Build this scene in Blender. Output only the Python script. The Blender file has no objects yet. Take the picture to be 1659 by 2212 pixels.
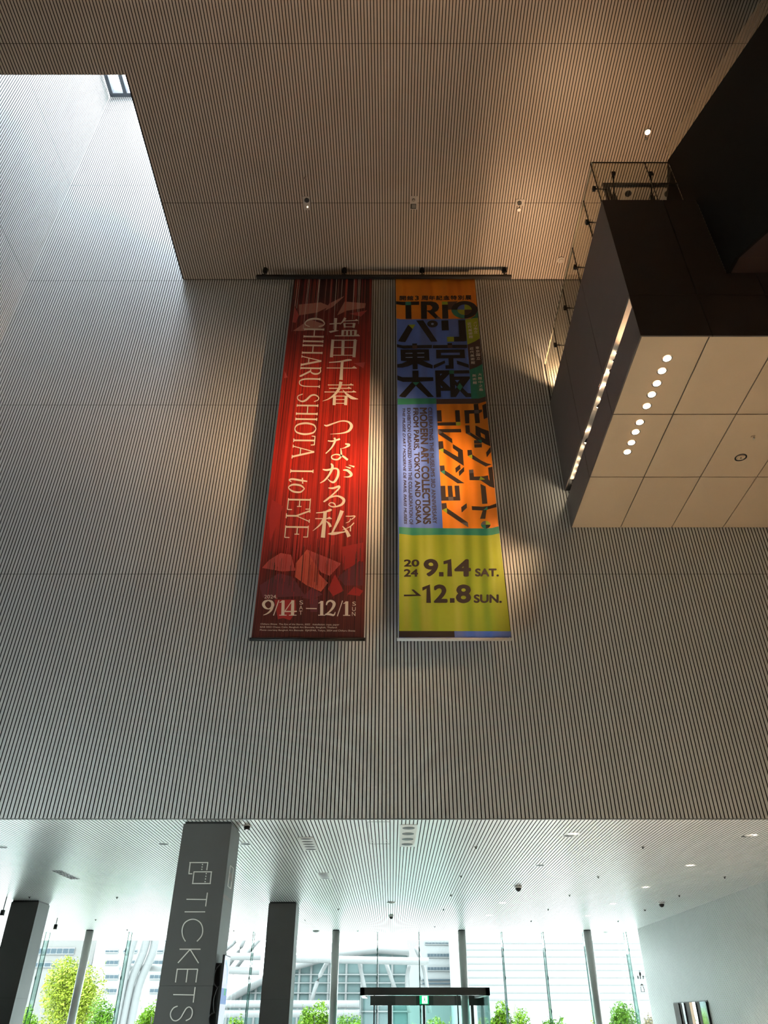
import bpy, math, random
from mathutils import Vector, geometry
random.seed(7)
scene = bpy.context.scene
COL = scene.collection
R = math.radians

# ---------------------------------------------------------------- camera, world, exposure
F, U0, V0, PITCH, EYE = 1577.0, 845.0, 1106.0, R(34.85), 1.6
cam_d = bpy.data.cameras.new('camera')
cam = bpy.data.objects.new('camera', cam_d)
COL.objects.link(cam)
cam.location = (0, 0, EYE)
cam.rotation_euler = (R(90) + PITCH, 0, 0)
cam_d.sensor_fit = 'AUTO'
cam_d.sensor_width = 36
cam_d.lens = F * 36 / 2212
cam_d.shift_x = -(U0 - 829.5) / 2212
cam_d.clip_end = 500
scene.camera = cam

scene.view_settings.view_transform = 'Standard'
scene.view_settings.look = 'None'
scene.view_settings.gamma = 1
scene.view_settings.exposure = 0.0
scene.view_settings.use_curve_mapping = False
scene.cycles.use_denoising = True
scene.cycles.max_bounces = 10
scene.cycles.diffuse_bounces = 6
scene.cycles.glossy_bounces = 4
scene.cycles.transparent_max_bounces = 16
scene.cycles.sample_clamp_indirect = 8
scene.cycles.caustics_reflective = False
scene.cycles.caustics_refractive = False

SKY_LOW, SKY_HIGH = 11.5, 58.0        # overcast sky: brighter overhead than at the horizon
world = bpy.data.worlds.new('overcast_sky')
scene.world = world
world.use_nodes = True
wt = world.node_tree
wt.nodes.clear()
w_out = wt.nodes.new('ShaderNodeOutputWorld')
w_bg = wt.nodes.new('ShaderNodeBackground')
w_tc = wt.nodes.new('ShaderNodeTexCoord')
w_sep = wt.nodes.new('ShaderNodeSeparateXYZ')
w_map = wt.nodes.new('ShaderNodeMapRange')
w_map.inputs['From Min'].default_value = 0.0
w_map.inputs['From Max'].default_value = 1.0
w_map.inputs['To Min'].default_value = SKY_LOW
w_map.inputs['To Max'].default_value = SKY_HIGH
w_bg.inputs['Color'].default_value = (0.90, 0.96, 1.0, 1)
wt.links.new(w_tc.outputs['Generated'], w_sep.inputs[0])
wt.links.new(w_sep.outputs['Z'], w_map.inputs['Value'])
wt.links.new(w_map.outputs[0], w_bg.inputs['Strength'])
wt.links.new(w_bg.outputs[0], w_out.inputs[0])

# lamp powers (each lamp itself is built further down)
WARM = (1.0, 0.62, 0.34)
POW_SLOT, POW_SOFFIT, POW_UP, POW_ESC, POW_CEIL = 1050, 2700, 720, 2000, 150
POW_LOBBY = 700

# ---------------------------------------------------------------- helpers
CP, SP = math.cos(PITCH), math.sin(PITCH)


def on(u, v, ax, val):
    """point where the line of sight through photo pixel (u, v) meets the plane ax = val"""
    x, y = (u - U0) / F, (V0 - v) / F
    r = (x, CP - y * SP, SP + y * CP)
    i = 'xyz'.index(ax)
    o = (0, 0, EYE)
    t = (val - o[i]) / r[i]
    return Vector((r[0] * t, r[1] * t, EYE + r[2] * t))


def lin(h):
    h = h.lstrip('#')
    c = [int(h[i:i + 2], 16) / 255 for i in (0, 2, 4)]
    return tuple(x / 12.92 if x <= 0.04045 else ((x + 0.055) / 1.055) ** 2.4 for x in c) + (1,)


MATS = {}


def mat(name, col, rough=0.6, metal=0.0, spec=0.5, noise=0.06, nscale=4.0, emit=0.0, bump=0.0):
    if name in MATS:
        return MATS[name]
    if isinstance(col, str):
        col = lin(col)
    m = bpy.data.materials.new(name)
    m.use_nodes = True
    nt = m.node_tree
    b = nt.nodes['Principled BSDF']
    b.inputs['Roughness'].default_value = rough
    b.inputs['Metallic'].default_value = metal
    b.inputs['Specular IOR Level'].default_value = spec
    tc = nt.nodes.new('ShaderNodeTexCoord')
    nz = nt.nodes.new('ShaderNodeTexNoise')
    nz.inputs['Scale'].default_value = nscale
    nz.inputs['Detail'].default_value = 3
    nt.links.new(tc.outputs['Object'], nz.inputs['Vector'])
    mr = nt.nodes.new('ShaderNodeMapRange')
    mr.inputs['To Min'].default_value = 1 - noise
    mr.inputs['To Max'].default_value = 1 + noise
    nt.links.new(nz.outputs['Fac'], mr.inputs['Value'])
    mx = nt.nodes.new('ShaderNodeVectorMath')
    mx.operation = 'SCALE'
    mx.inputs[0].default_value = col[:3]
    nt.links.new(mr.outputs[0], mx.inputs['Scale'])
    nt.links.new(mx.outputs[0], b.inputs['Base Color'])
    if bump:
        bp = nt.nodes.new('ShaderNodeBump')
        bp.inputs['Strength'].default_value = bump
        nt.links.new(nz.outputs['Fac'], bp.inputs['Height'])
        nt.links.new(bp.outputs[0], b.inputs['Normal'])
    if emit:
        b.inputs['Emission Color'].default_value = col
        b.inputs['Emission Strength'].default_value = emit
    MATS[name] = m
    return m


def glass(name, tint, refl=1.0):
    if name in MATS:
        return MATS[name]
    m = bpy.data.materials.new(name)
    m.use_nodes = True
    nt = m.node_tree
    nt.nodes.clear()
    out = nt.nodes.new('ShaderNodeOutputMaterial')
    tr = nt.nodes.new('ShaderNodeBsdfTransparent')
    tr.inputs[0].default_value = tint + (1,)
    gl = nt.nodes.new('ShaderNodeBsdfGlossy')
    gl.inputs['Roughness'].default_value = 0.02
    fr = nt.nodes.new('ShaderNodeFresnel')
    fr.inputs['IOR'].default_value = 1.45
    ml = nt.nodes.new('ShaderNodeMath')
    ml.operation = 'MULTIPLY'
    ml.inputs[1].default_value = refl
    nt.links.new(fr.outputs[0], ml.inputs[0])
    mx = nt.nodes.new('ShaderNodeMixShader')
    nt.links.new(ml.outputs[0], mx.inputs[0])
    nt.links.new(tr.outputs[0], mx.inputs[1])
    nt.links.new(gl.outputs[0], mx.inputs[2])
    nt.links.new(mx.outputs[0], out.inputs[0])
    MATS[name] = m
    return m


class MB:
    """collects polygons and links them as ONE mesh object"""

    def __init__(self):
        self.v, self.f, self.m, self.mats, self.smooth = [], [], [], [], []

    def mi(self, m):
        if m not in self.mats:
            self.mats.append(m)
        return self.mats.index(m)

    def face(self, pts, m, smooth=False):
        n = len(self.v)
        self.v += [tuple(p) for p in pts]
        self.f.append(tuple(range(n, n + len(pts))))
        self.m.append(self.mi(m))
        self.smooth.append(smooth)

    def box(self, a, b, m, skip=()):
        (x0, y0, z0), (x1, y1, z1) = [min(p) for p in zip(a, b)], [max(p) for p in zip(a, b)]
        n = len(self.v)
        self.v += [(x0, y0, z0), (x1, y0, z0), (x1, y1, z0), (x0, y1, z0), (x0, y0, z1), (x1, y0, z1), (x1, y1, z1), (x0, y1, z1)]
        k = self.mi(m)
        for key, q in (('-z', (0, 3, 2, 1)), ('+z', (4, 5, 6, 7)), ('-y', (0, 1, 5, 4)), ('+x', (1, 2, 6, 5)), ('+y', (2, 3, 7, 6)), ('-x', (3, 0, 4, 7))):
            if key in skip:
                continue
            self.f.append(tuple(n + i for i in q))
            self.m.append(k)
            self.smooth.append(False)

    def prism(self, pts, off, m):
        """polygon (3-D points, any plane) extruded by off"""
        off = Vector(off)
        a = [Vector(p) for p in pts]
        b = [p + off for p in a]
        n = len(a)
        for t in geometry.tessellate_polygon([a]):
            self.face([a[i] for i in t], m)
            self.face([b[i] for i in reversed(t)], m)
        for i in range(n):
            j = (i + 1) % n
            self.face([a[i], a[j], b[j], b[i]], m)

    def flat(self, pts, m):
        a = [Vector(p) for p in pts]
        for t in geometry.tessellate_polygon([a]):
            self.face([a[i] for i in t], m)

    def tube(self, path, r, m, n=10, caps=True):
        path = [Vector(p) for p in path]
        rr = r if isinstance(r, (list, tuple)) else [r] * len(path)
        rings = []
        for i, p in enumerate(path):
            d = (path[min(i + 1, len(path) - 1)] - path[max(i - 1, 0)]).normalized()
            ref = Vector((0, 0, 1)) if abs(d.z) < 0.9 else Vector((1, 0, 0))
            a = d.cross(ref).normalized()
            b = d.cross(a)
            base = len(self.v)
            for k in range(n):
                t = 2 * math.pi * k / n
                self.v.append(tuple(p + rr[i] * (math.cos(t) * a + math.sin(t) * b)))
            rings.append(base)
        k0 = self.mi(m)
        for i in range(len(rings) - 1):
            for k in range(n):
                j = (k + 1) % n
                self.f.append((rings[i] + k, rings[i] + j, rings[i + 1] + j, rings[i + 1] + k))
                self.m.append(k0)
                self.smooth.append(True)
        if caps:
            for base, rev in ((rings[0], True), (rings[-1], False)):
                q = [base + k for k in range(n)]
                self.f.append(tuple(reversed(q)) if rev else tuple(q))
                self.m.append(k0)
                self.smooth.append(False)

    def disc(self, c, nrm, r0, r1, m, n=24):
        """flat ring (r0 = 0: disc) about c facing nrm"""
        c, d = Vector(c), Vector(nrm).normalized()
        ref = Vector((0, 0, 1)) if abs(d.z) < 0.9 else Vector((1, 0, 0))
        a = d.cross(ref).normalized()
        b = d.cross(a)
        P = lambda t, r: c + r * (math.cos(t) * a + math.sin(t) * b)
        T = [2 * math.pi * k / n for k in range(n + 1)]
        if r0 == 0:
            self.face([P(t, r1) for t in T[:-1]], m)
        else:
            for s, t in zip(T, T[1:]):
                self.face([P(s, r0), P(t, r0), P(t, r1), P(s, r1)], m)

    def dome(self, c, r, m, down=True, n=12, k=4, flat=1.0):
        c = Vector(c)
        s = -1 if down else 1
        for i in range(k):
            a0, a1 = math.pi / 2 * i / k, math.pi / 2 * (i + 1) / k
            for j in range(n):
                t0, t1 = 2 * math.pi * j / n, 2 * math.pi * (j + 1) / n
                P = lambda a, t: c + Vector((r * math.cos(a) * math.cos(t), r * math.cos(a) * math.sin(t), s * flat * r * math.sin(a)))
                self.face([P(a0, t0), P(a0, t1), P(a1, t1), P(a1, t0)], m, True)

    def build(self, name, parent=None, loc=None):
        org = Vector(loc) if loc is not None else Vector((0, 0, 0))
        if parent is not None:
            org = parent.matrix_basis.translation.copy()
            p = parent.parent
            while p is not None:
                org += p.matrix_basis.translation
                p = p.parent
        me = bpy.data.meshes.new(name)
        me.from_pydata([(x - org.x, y - org.y, z - org.z) for x, y, z in self.v], [], self.f)
        for m in self.mats:
            me.materials.append(m)
        me.polygons.foreach_set('material_index', self.m)
        me.polygons.foreach_set('use_smooth', self.smooth)
        me.update()
        o = bpy.data.objects.new(name, me)
        COL.objects.link(o)
        if parent is not None:
            o.parent = parent
        else:
            o.location = org
        return o


def tag(o, label, cat, group=None, kind=None):
    o['label'] = label
    if cat:
        o['category'] = cat
    if group:
        o['group'] = group
    if kind:
        o['kind'] = kind
    return o


def thing(name, label, cat, loc, group=None):
    o = bpy.data.objects.new(name, None)
    COL.objects.link(o)
    o.location = loc
    o.empty_display_size = 0.2
    return tag(o, label, cat, group)


def structure(o, label=None):
    o['kind'] = 'structure'
    if label:
        o['label'] = label
    return o


def copy_thing(o, loc, label):
    c = o.copy()
    COL.objects.link(c)
    c.location = loc
    c['label'] = label
    for ch in o.children:
        d = ch.copy()
        COL.objects.link(d)
        d.parent = c
        for g in ch.children:
            e = g.copy()
            COL.objects.link(e)
            e.parent = d
    return c


def lamp(kind, loc, power, target=None, size=0.05, color=WARM, cone=70, blend=0.6, parent=None):
    d = bpy.data.lights.new('lamp_light', kind)
    d.energy = power
    d.color = color
    d.shadow_soft_size = size
    if kind == 'SPOT':
        d.spot_size = R(cone)
        d.spot_blend = blend
    o = bpy.data.objects.new('lamp_light', d)
    COL.objects.link(o)
    loc = Vector(loc)
    if target is not None:
        o.rotation_euler = (Vector(target) - loc).to_track_quat('-Z', 'Y').to_euler()
    if parent is not None:
        o.parent = parent
        loc = loc - parent.location
    o.location = loc
    return o


# ---------------------------------------------------------------- main measures
D = 11.65                      # the hanging wall stands this far from the viewer
ZL, ZU = 4.08, 16.787          # low lobby ceiling, high hall ceiling
XL, XR = -9.07, 11.5           # side walls of the hall
YB = -14.0                     # back of the hall
PITCH_S = 0.06003
PHASE = 0.0108 - PITCH_S / 2
GAP = 0.0165
HOLE_X, HOLE_Y = -5.21, 6.84   # daylight shaft in the high ceiling
SHAFT_TOP = 28.6
SKY_Z = 25.9
WY0, WY1, WZ1 = 5.6, 10.8, 3.6      # side glazing added low in the left wall, out of view, for daylight
GLASS_Y, CANOPY_Y = 28.985, 31.82
RW_X, RW_END = 8.12, 27.6

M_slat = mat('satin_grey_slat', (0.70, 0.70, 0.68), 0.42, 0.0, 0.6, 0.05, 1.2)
M_slat2 = mat('fine_grey_slat', (0.44, 0.44, 0.43), 0.5)
M_slat4 = mat('brightened_satin_slat', (0.80, 0.80, 0.79), 0.36, 0.0, 0.6, 0.04, 1.2)  # the grey slat again, lightened so the low ceiling looks brightly lit
M_gap = mat('black_slat_gap', (0.006, 0.005, 0.005), 0.9, noise=0.02)
M_trim = mat('slat_edge_trim', (0.16, 0.16, 0.15), 0.5)
M_pale = mat('pale_shaft_panel', (0.62, 0.63, 0.64), 0.6)
M_floor = mat('stone_floor', (0.53, 0.53, 0.515), 0.45, noise=0.12, nscale=0.6)
M_dark = mat('dark_bronze_panel', (0.10, 0.078, 0.068), 0.5, 0.0, 0.4, 0.1)
M_soff = mat('bronze_soffit_panel', (0.62, 0.45, 0.29), 0.55, 0.0, 0.4, 0.06, 1.5)
M_black = mat('matt_black', (0.008, 0.008, 0.008), 0.55)
M_blackmetal = mat('black_metal', (0.015, 0.015, 0.015), 0.4, 0.3)
M_grey = mat('charcoal_column_panel', (0.085, 0.085, 0.082), 0.5, 0.0, 0.4)
M_steel = mat('grey_round_steel', (0.26, 0.25, 0.24), 0.38, 0.4)
M_white = mat('white_paint', (0.80, 0.80, 0.79), 0.5)
M_lens = mat('warm_lens', (1.0, 0.80, 0.55, 1), 0.3, emit=14, noise=0.0)
M_lens_dim = mat('dim_lens', (1.0, 0.88, 0.72, 1), 0.3, emit=1.6, noise=0.0)
M_chrome = mat('chrome_ring', (0.75, 0.72, 0.68), 0.15, 1.0)
G_facade = glass('clear_facade_glass', (0.93, 0.985, 0.965), 0.6)
G_fin = glass('green_edge_glass', (0.82, 0.95, 0.91), 0.5)
G_rail = glass('railing_glass', (0.985, 0.98, 0.93), 0.35)
M_finedge = mat('dark_green_glass_edge', (0.03, 0.10, 0.085), 0.2)


def slats(mb, origin, du, dv, inward, width, spans, phase=0.0, gap=GAP, depth=0.012, pitch=PITCH_S, m=None):
    """rows of slats: du across, dv along, front face in the plane, bodies going 'inward';
    spans(x) gives the (a, b) runs along dv of the slat at distance x across"""
    m = m or M_slat
    o, du, dv, w = Vector(origin), Vector(du), Vector(dv), Vector(inward)
    i = math.floor(-phase / pitch) - 1
    k, ke = mb.mi(m), mb.mi(M_gap)     # board edges painted black to deepen the shade in the gaps
    while True:
        a, b = i * pitch + phase + gap / 2, (i + 1) * pitch + phase - gap / 2
        i += 1
        if a > width:
            break
        a, b = max(a, 0), min(b, width)
        if b - a < 0.004:
            continue
        for s, t in spans((a + b) / 2):
            n = len(mb.v)
            for dd in (0, depth):
                for x, y in ((a, s), (b, s), (b, t), (a, t)):
                    mb.v.append(tuple(o + du * x + dv * y + w * dd))
            for q in ((0, 1, 2, 3), (0, 4, 5, 1), (1, 5, 6, 2), (2, 6, 7, 3), (3, 7, 4, 0)):
                mb.f.append(tuple(n + z for z in q))
                mb.m.append(k if q[0] == 0 and q[1] == 1 else ke)
                mb.smooth.append(False)


def cut(a, b, seams, g=0.008):
    out, s = [], a
    for z in sorted(seams):
        if a < z < b:
            out.append((s, z - g / 2))
            s = z + g / 2
    out.append((s, b))
    return out


# ---------------------------------------------------------------- the shell
mb = MB()
mb.box((XL - 0.25, YB - 0.3, -0.2), (30, D, 0), M_floor)
mb.box((-40, D, -0.2), (30, 32, 0), M_floor)
structure(mb.build('floor'), 'pale stone floor of the lobby')

wall_seams = [8.324, 12.534, 16.744, 20.95, 25.16]
mb = MB()
x0 = XL
slats(mb, (x0, D, 0), (1, 0, 0), (0, 0, 1), (0, 1, 0), XR - x0,
      lambda x: cut(ZL + 0.012, SHAFT_TOP if x + x0 < HOLE_X else ZU - 0.008, wall_seams),
      phase=(PHASE - x0) % PITCH_S)
mb.box((x0 - 0.2, D + 0.0125, ZL + 0.05), (XR + 0.2, D + 0.25, SHAFT_TOP), M_gap)
mb.box((x0 - 6, D + 0.001, ZL), (XR + 0.2, D + 0.03, ZL + 0.012), M_trim)
structure(mb.build('wall_front'), 'tall grey slatted wall hanging over the lobby entrance')

ceil_seams = [9.567 - 3.289 * k for k in range(8)]
M_slat3 = mat('warm_dimmed_ceiling_slat', (0.44, 0.365, 0.30), 0.45, 0.0, 0.5, 0.05, 1.2)  # the grey slat again, darkened and browned to carry dim warm light
mb = MB()
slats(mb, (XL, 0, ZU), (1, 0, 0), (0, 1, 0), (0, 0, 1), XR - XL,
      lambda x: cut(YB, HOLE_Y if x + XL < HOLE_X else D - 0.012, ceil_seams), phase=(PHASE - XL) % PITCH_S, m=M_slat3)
mb.box((XL, YB, ZU + 0.0125), (XR, HOLE_Y, ZU + 0.2), M_gap)
mb.box((HOLE_X, HOLE_Y, ZU + 0.0125), (XR, D + 0.03, ZU + 0.2), M_gap)
structure(mb.build('ceiling'), 'high slatted ceiling with a square daylight shaft')

mb = MB()
slats(mb, (XL, D, 0), (0, -1, 0), (0, 0, 1), (-1, 0, 0), D - YB, lambda y: cut(WZ1 if WY0 < D - y < WY1 else 0, SHAFT_TOP if y < D - HOLE_Y + 0.02 else ZU, wall_seams), phase=0.02)
mb.box((XL - 0.25, YB, WZ1), (XL - 0.0125, D + 0.2, SHAFT_TOP), M_gap)
mb.box((XL - 0.25, YB, 0), (XL - 0.0125, WY0, WZ1), M_gap)
mb.box((XL - 0.25, WY1, 0), (XL - 0.0125, D + 0.2, WZ1), M_gap)
structure(mb.build('wall_left'), 'grey slatted wall rising into the daylight shaft')

mb = MB()
mb.box((HOLE_X, HOLE_Y - 0.2, ZU + 0.2), (HOLE_X + 0.2, D + 0.1, SHAFT_TOP), M_pale)
mb.box((XL - 0.2, HOLE_Y - 0.2, ZU + 0.2), (HOLE_X, HOLE_Y, SHAFT_TOP), M_pale)
structure(mb.build('trim_1'), 'pale inner sides of the daylight shaft')

mb = MB()
mb.box((XR, YB - 0.2, 0), (XR + 0.2, D + 0.2, ZU + 0.2), M_dark)
structure(mb.build('wall_right'), 'dark side wall behind the escalator')
mb = MB()
mb.box((XL - 0.2, YB - 0.2, 0), (XR + 0.2, YB, ZU + 0.2), M_dark)
structure(mb.build('wall_back'), 'dark wall behind the viewer')

# low lobby ceiling, running out under the canopy
mb = MB()
LX0, LX1 = -15.5, 12.0
slats(mb, (LX0, D + 0.03, ZL), (1, 0, 0), (0, 1, 0), (0, 0, 1), LX1 - LX0,
      lambda x: cut(0, CANOPY_Y - D - 0.03, [GLASS_Y - D - 0.03], 0.03), phase=(PHASE - LX0) % PITCH_S, gap=0.0145, m=M_slat4)
mb.box((LX0, D + 0.03, ZL + 0.0125), (LX1, CANOPY_Y, ZL + 0.5), M_gap)
mb.box((LX0, CANOPY_Y, ZL - 0.0), (LX1, CANOPY_Y + 0.05, ZL + 0.5), M_white)
structure(mb.build('ceiling'), 'low pale slatted lobby ceiling running out to the canopy')

# right lobby wall
mb = MB()
slats(mb, (RW_X, D, 0), (0, 1, 0), (0, 0, 1), (1, 0, 0), RW_END - D, lambda y: [(0, ZL)], phase=0.01, gap=0.013, m=M_slat2)
mb.box((RW_X + 0.0125, D, 0), (XR + 0.5, RW_END, ZL), M_gap)
mb.box((RW_X, RW_END, 0), (XR + 0.5, RW_END + 0.03, ZL), M_slat)
structure(mb.build('wall_right'), 'grey slatted lobby wall on the right running to the glass front')
mb = MB()
mb.box((LX0 - 0.2, D, 0), (LX0, GLASS_Y, ZL), M_grey)
mb.box((LX0 - 0.2, D - 0.05, 0), (XL - 0.25, D + 0.01, ZL + 0.5), M_grey)
structure(mb.build('wall_left'), 'dark far left wall of the lobby')

# ---------------------------------------------------------------- side glazing, added out of view to let in daylight
sg = bpy.data.objects.new('added_window', None)
COL.objects.link(sg)
sg.location = (XL, 0, 0)
structure(sg, 'added unseen tall side glazing low in the left wall of the hall')
for k in range(4):
    ya, yb = WY0 + (WY1 - WY0) * k / 4, WY0 + (WY1 - WY0) * (k + 1) / 4
    mb = MB()
    mb.box((XL - 0.14, ya + 0.03, 0), (XL - 0.125, yb - 0.03, WZ1), G_facade)
    mb.build('pane', sg)
    mb = MB()
    mb.box((XL - 0.2, yb - 0.03, 0), (XL - 0.06, yb + 0.03, WZ1), M_grey)
    mb.build('mullion', sg)

# ---------------------------------------------------------------- skylight
sk = bpy.data.objects.new('window_1', None)
COL.objects.link(sk)
sk.location = (HOLE_X, D, SKY_Z)
structure(sk, 'framed skylight at the top of the daylight shaft')
M_frame = mat('grey_skylight_frame', (0.055, 0.065, 0.08), 0.6)
mb = MB()
mb.box((XL + 0.06, HOLE_Y + 0.15, SKY_Z), (XL + 0.18, D - 0.16, SKY_Z + 0.2), M_frame)
mb.box((XL + 0.06, D - 0.16, SKY_Z), (HOLE_X, D - 0.04, SKY_Z + 0.2), M_frame)
mb.box((XL + 0.06, HOLE_Y + 0.02, SKY_Z), (HOLE_X, HOLE_Y + 0.15, SKY_Z + 0.2), M_frame)
mb.box((HOLE_X - 0.14, HOLE_Y + 0.15, SKY_Z), (HOLE_X, D - 0.16, SKY_Z + 0.2), M_frame)
mb.build('frame', sk)
for x in (-8.50, -7.4, -6.3):
    mb = MB()
    mb.box((x - 0.06, HOLE_Y + 0.15, SKY_Z), (x + 0.06, D - 0.16, SKY_Z + 0.18), M_frame)
    mb.build('mullion', sk)
mb = MB()
mb.box((XL + 0.1, HOLE_Y + 0.1, SKY_Z + 0.12), (HOLE_X - 0.1, D - 0.1, SKY_Z + 0.13), glass('skylight_glass', (0.95, 0.98, 1.0), 0.5))
mb.build('pane', sk)

# ---------------------------------------------------------------- glass front
fin_x = [-0.464 + 1.412 * k for k in range(-10, 9)]
fx0, fx1 = LX0, 12.0
gw = bpy.data.objects.new('window_2', None)
COL.objects.link(gw)
gw.location = (0, GLASS_Y, 0)
structure(gw, 'frameless glass front of the lobby with glass fins')
edges = [fx0] + [x for x in fin_x if fx0 + 0.2 < x < fx1 - 0.2] + [fx1]
for a, b in zip(edges, edges[1:]):
    if a > 0.9 and b < 2.5 and False:
        continue
    mb = MB()
    mb.box((a + 0.006, GLASS_Y, 0.0), (b - 0.006, GLASS_Y + 0.015, ZL), G_facade)
    mb.build('pane', gw)
for x in edges[1:-1]:
    mb = MB()
    mb.box((x - 0.009, GLASS_Y - 0.36, 0), (x + 0.009, GLASS_Y - 0.005, ZL), G_fin, skip=('-y', '+y'))
    mb.box((x - 0.011, GLASS_Y - 0.372, 0), (x + 0.011, GLASS_Y - 0.36, ZL), M_finedge)
    mb.box((x - 0.011, GLASS_Y - 0.006, 0), (x + 0.011, GLASS_Y - 0.001, ZL), M_finedge)
    for z in (0.9, 1.8, 2.7, 3.5):
        mb.box((x - 0.02, GLASS_Y - 0.385, z), (x + 0.02, GLASS_Y - 0.345, z + 0.09), M_finedge)
    mb.build('glass_fin', gw)

# ---------------------------------------------------------------- columns
for x, lab in ((-10.074, 'round grey steel column by the glass at far left, beside the left square pillar'),
               (-1.843, 'round grey steel column just right of the middle square pillar'),
               (2.355, 'round grey steel column behind the entrance vestibule'),
               (6.553, 'round grey steel column farthest right, near the slatted lobby wall')):
    t = thing('round_column', lab, 'column', (x, 28.04, 0), 'round columns along the glass front')
    mb = MB()
    mb.tube([(x, 28.04, 0), (x, 28.04, ZL - 0.03)], 0.128, M_steel, 28)
    mb.build('shaft', t)
    mb = MB()
    mb.tube([(x, 28.04, ZL - 0.03), (x, 28.04, ZL)], 0.119, M_black, 28)
    mb.build('shadow_gap', t)


def square_column(x0, x1, y0, y1, label, seam_z):
    t = thing('square_column', label, 'column', ((x0 + x1) / 2, (y0 + y1) / 2, 0), 'square lobby columns')
    zs = [0, seam_z, ZL - 0.035]
    mb = MB()
    for a, b in zip(zs, zs[1:]):
        mb.box((x0, y0, a + (0.004 if a else 0)), (x1, y1, b), M_grey)
    mb.box((x0 + 0.01, y0 + 0.01, 0), (x1 - 0.01, y1 - 0.01, ZL - 0.03), M_black)
    mb.build('shaft', t)
    mb = MB()
    mb.box((x0 + 0.02, y0 + 0.02, ZL - 0.035), (x1 - 0.02, y1 - 0.02, ZL), M_black)
    mb.build('shadow_gap', t)
    return t


TY = 11.78
tick = square_column(-3.145, -2.415, TY, 12.50, 'near square grey pillar lettered TICKETS with a monitor on its side', on(400, 2130, 'y', TY).z)
square_column(-3.115, -2.413, 20.95, 21.68, 'plain square grey pillar in the middle, behind and right of the TICKETS pillar', on(600, 2159, 'y', 20.95).z)
square_column(-9.553, -8.865, 20.69, 21.40, 'plain square grey pillar at the far left edge', on(50, 2156, 'y', 20.69).z)


# ---------------------------------------------------------------- flat lettering and artwork tools
def text_mesh(s, offset=0.0, shear=0.0, space=1.0):
    cu = bpy.data.curves.new('t', 'FONT')
    cu.body = s
    cu.offset = offset
    cu.shear = shear
    cu.space_character = space
    cu.resolution_u = 6
    ob = bpy.data.objects.new('t', cu)
    COL.objects.link(ob)
    dg = bpy.context.evaluated_depsgraph_get()
    me = bpy.data.meshes.new_from_object(ob.evaluated_get(dg))
    vs = [(v.co.x, v.co.y) for v in me.vertices]
    fs = [tuple(p.vertices) for p in me.polygons]
    bpy.data.objects.remove(ob)
    bpy.data.curves.remove(cu)
    bpy.data.meshes.remove(me)
    return vs, fs


def smooth_path(p, n=6):
    """Catmull-Rom through (x, y, w) points"""
    if len(p) < 3:
        return p
    q = [p[0]] + list(p) + [p[-1]]
    out = []
    for i in range(1, len(q) - 2):
        for k in range(n):
            t = k / n
            out.append(tuple(0.5 * (2 * b + (c - a) * t + (2 * a - 5 * b + 4 * c - d) * t * t + (3 * b - a - 3 * c + d) * t ** 3)
                             for a, b, c, d in zip(q[i - 1], q[i], q[i + 1], q[i + 2])))
    out.append(p[-1])
    return out


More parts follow.
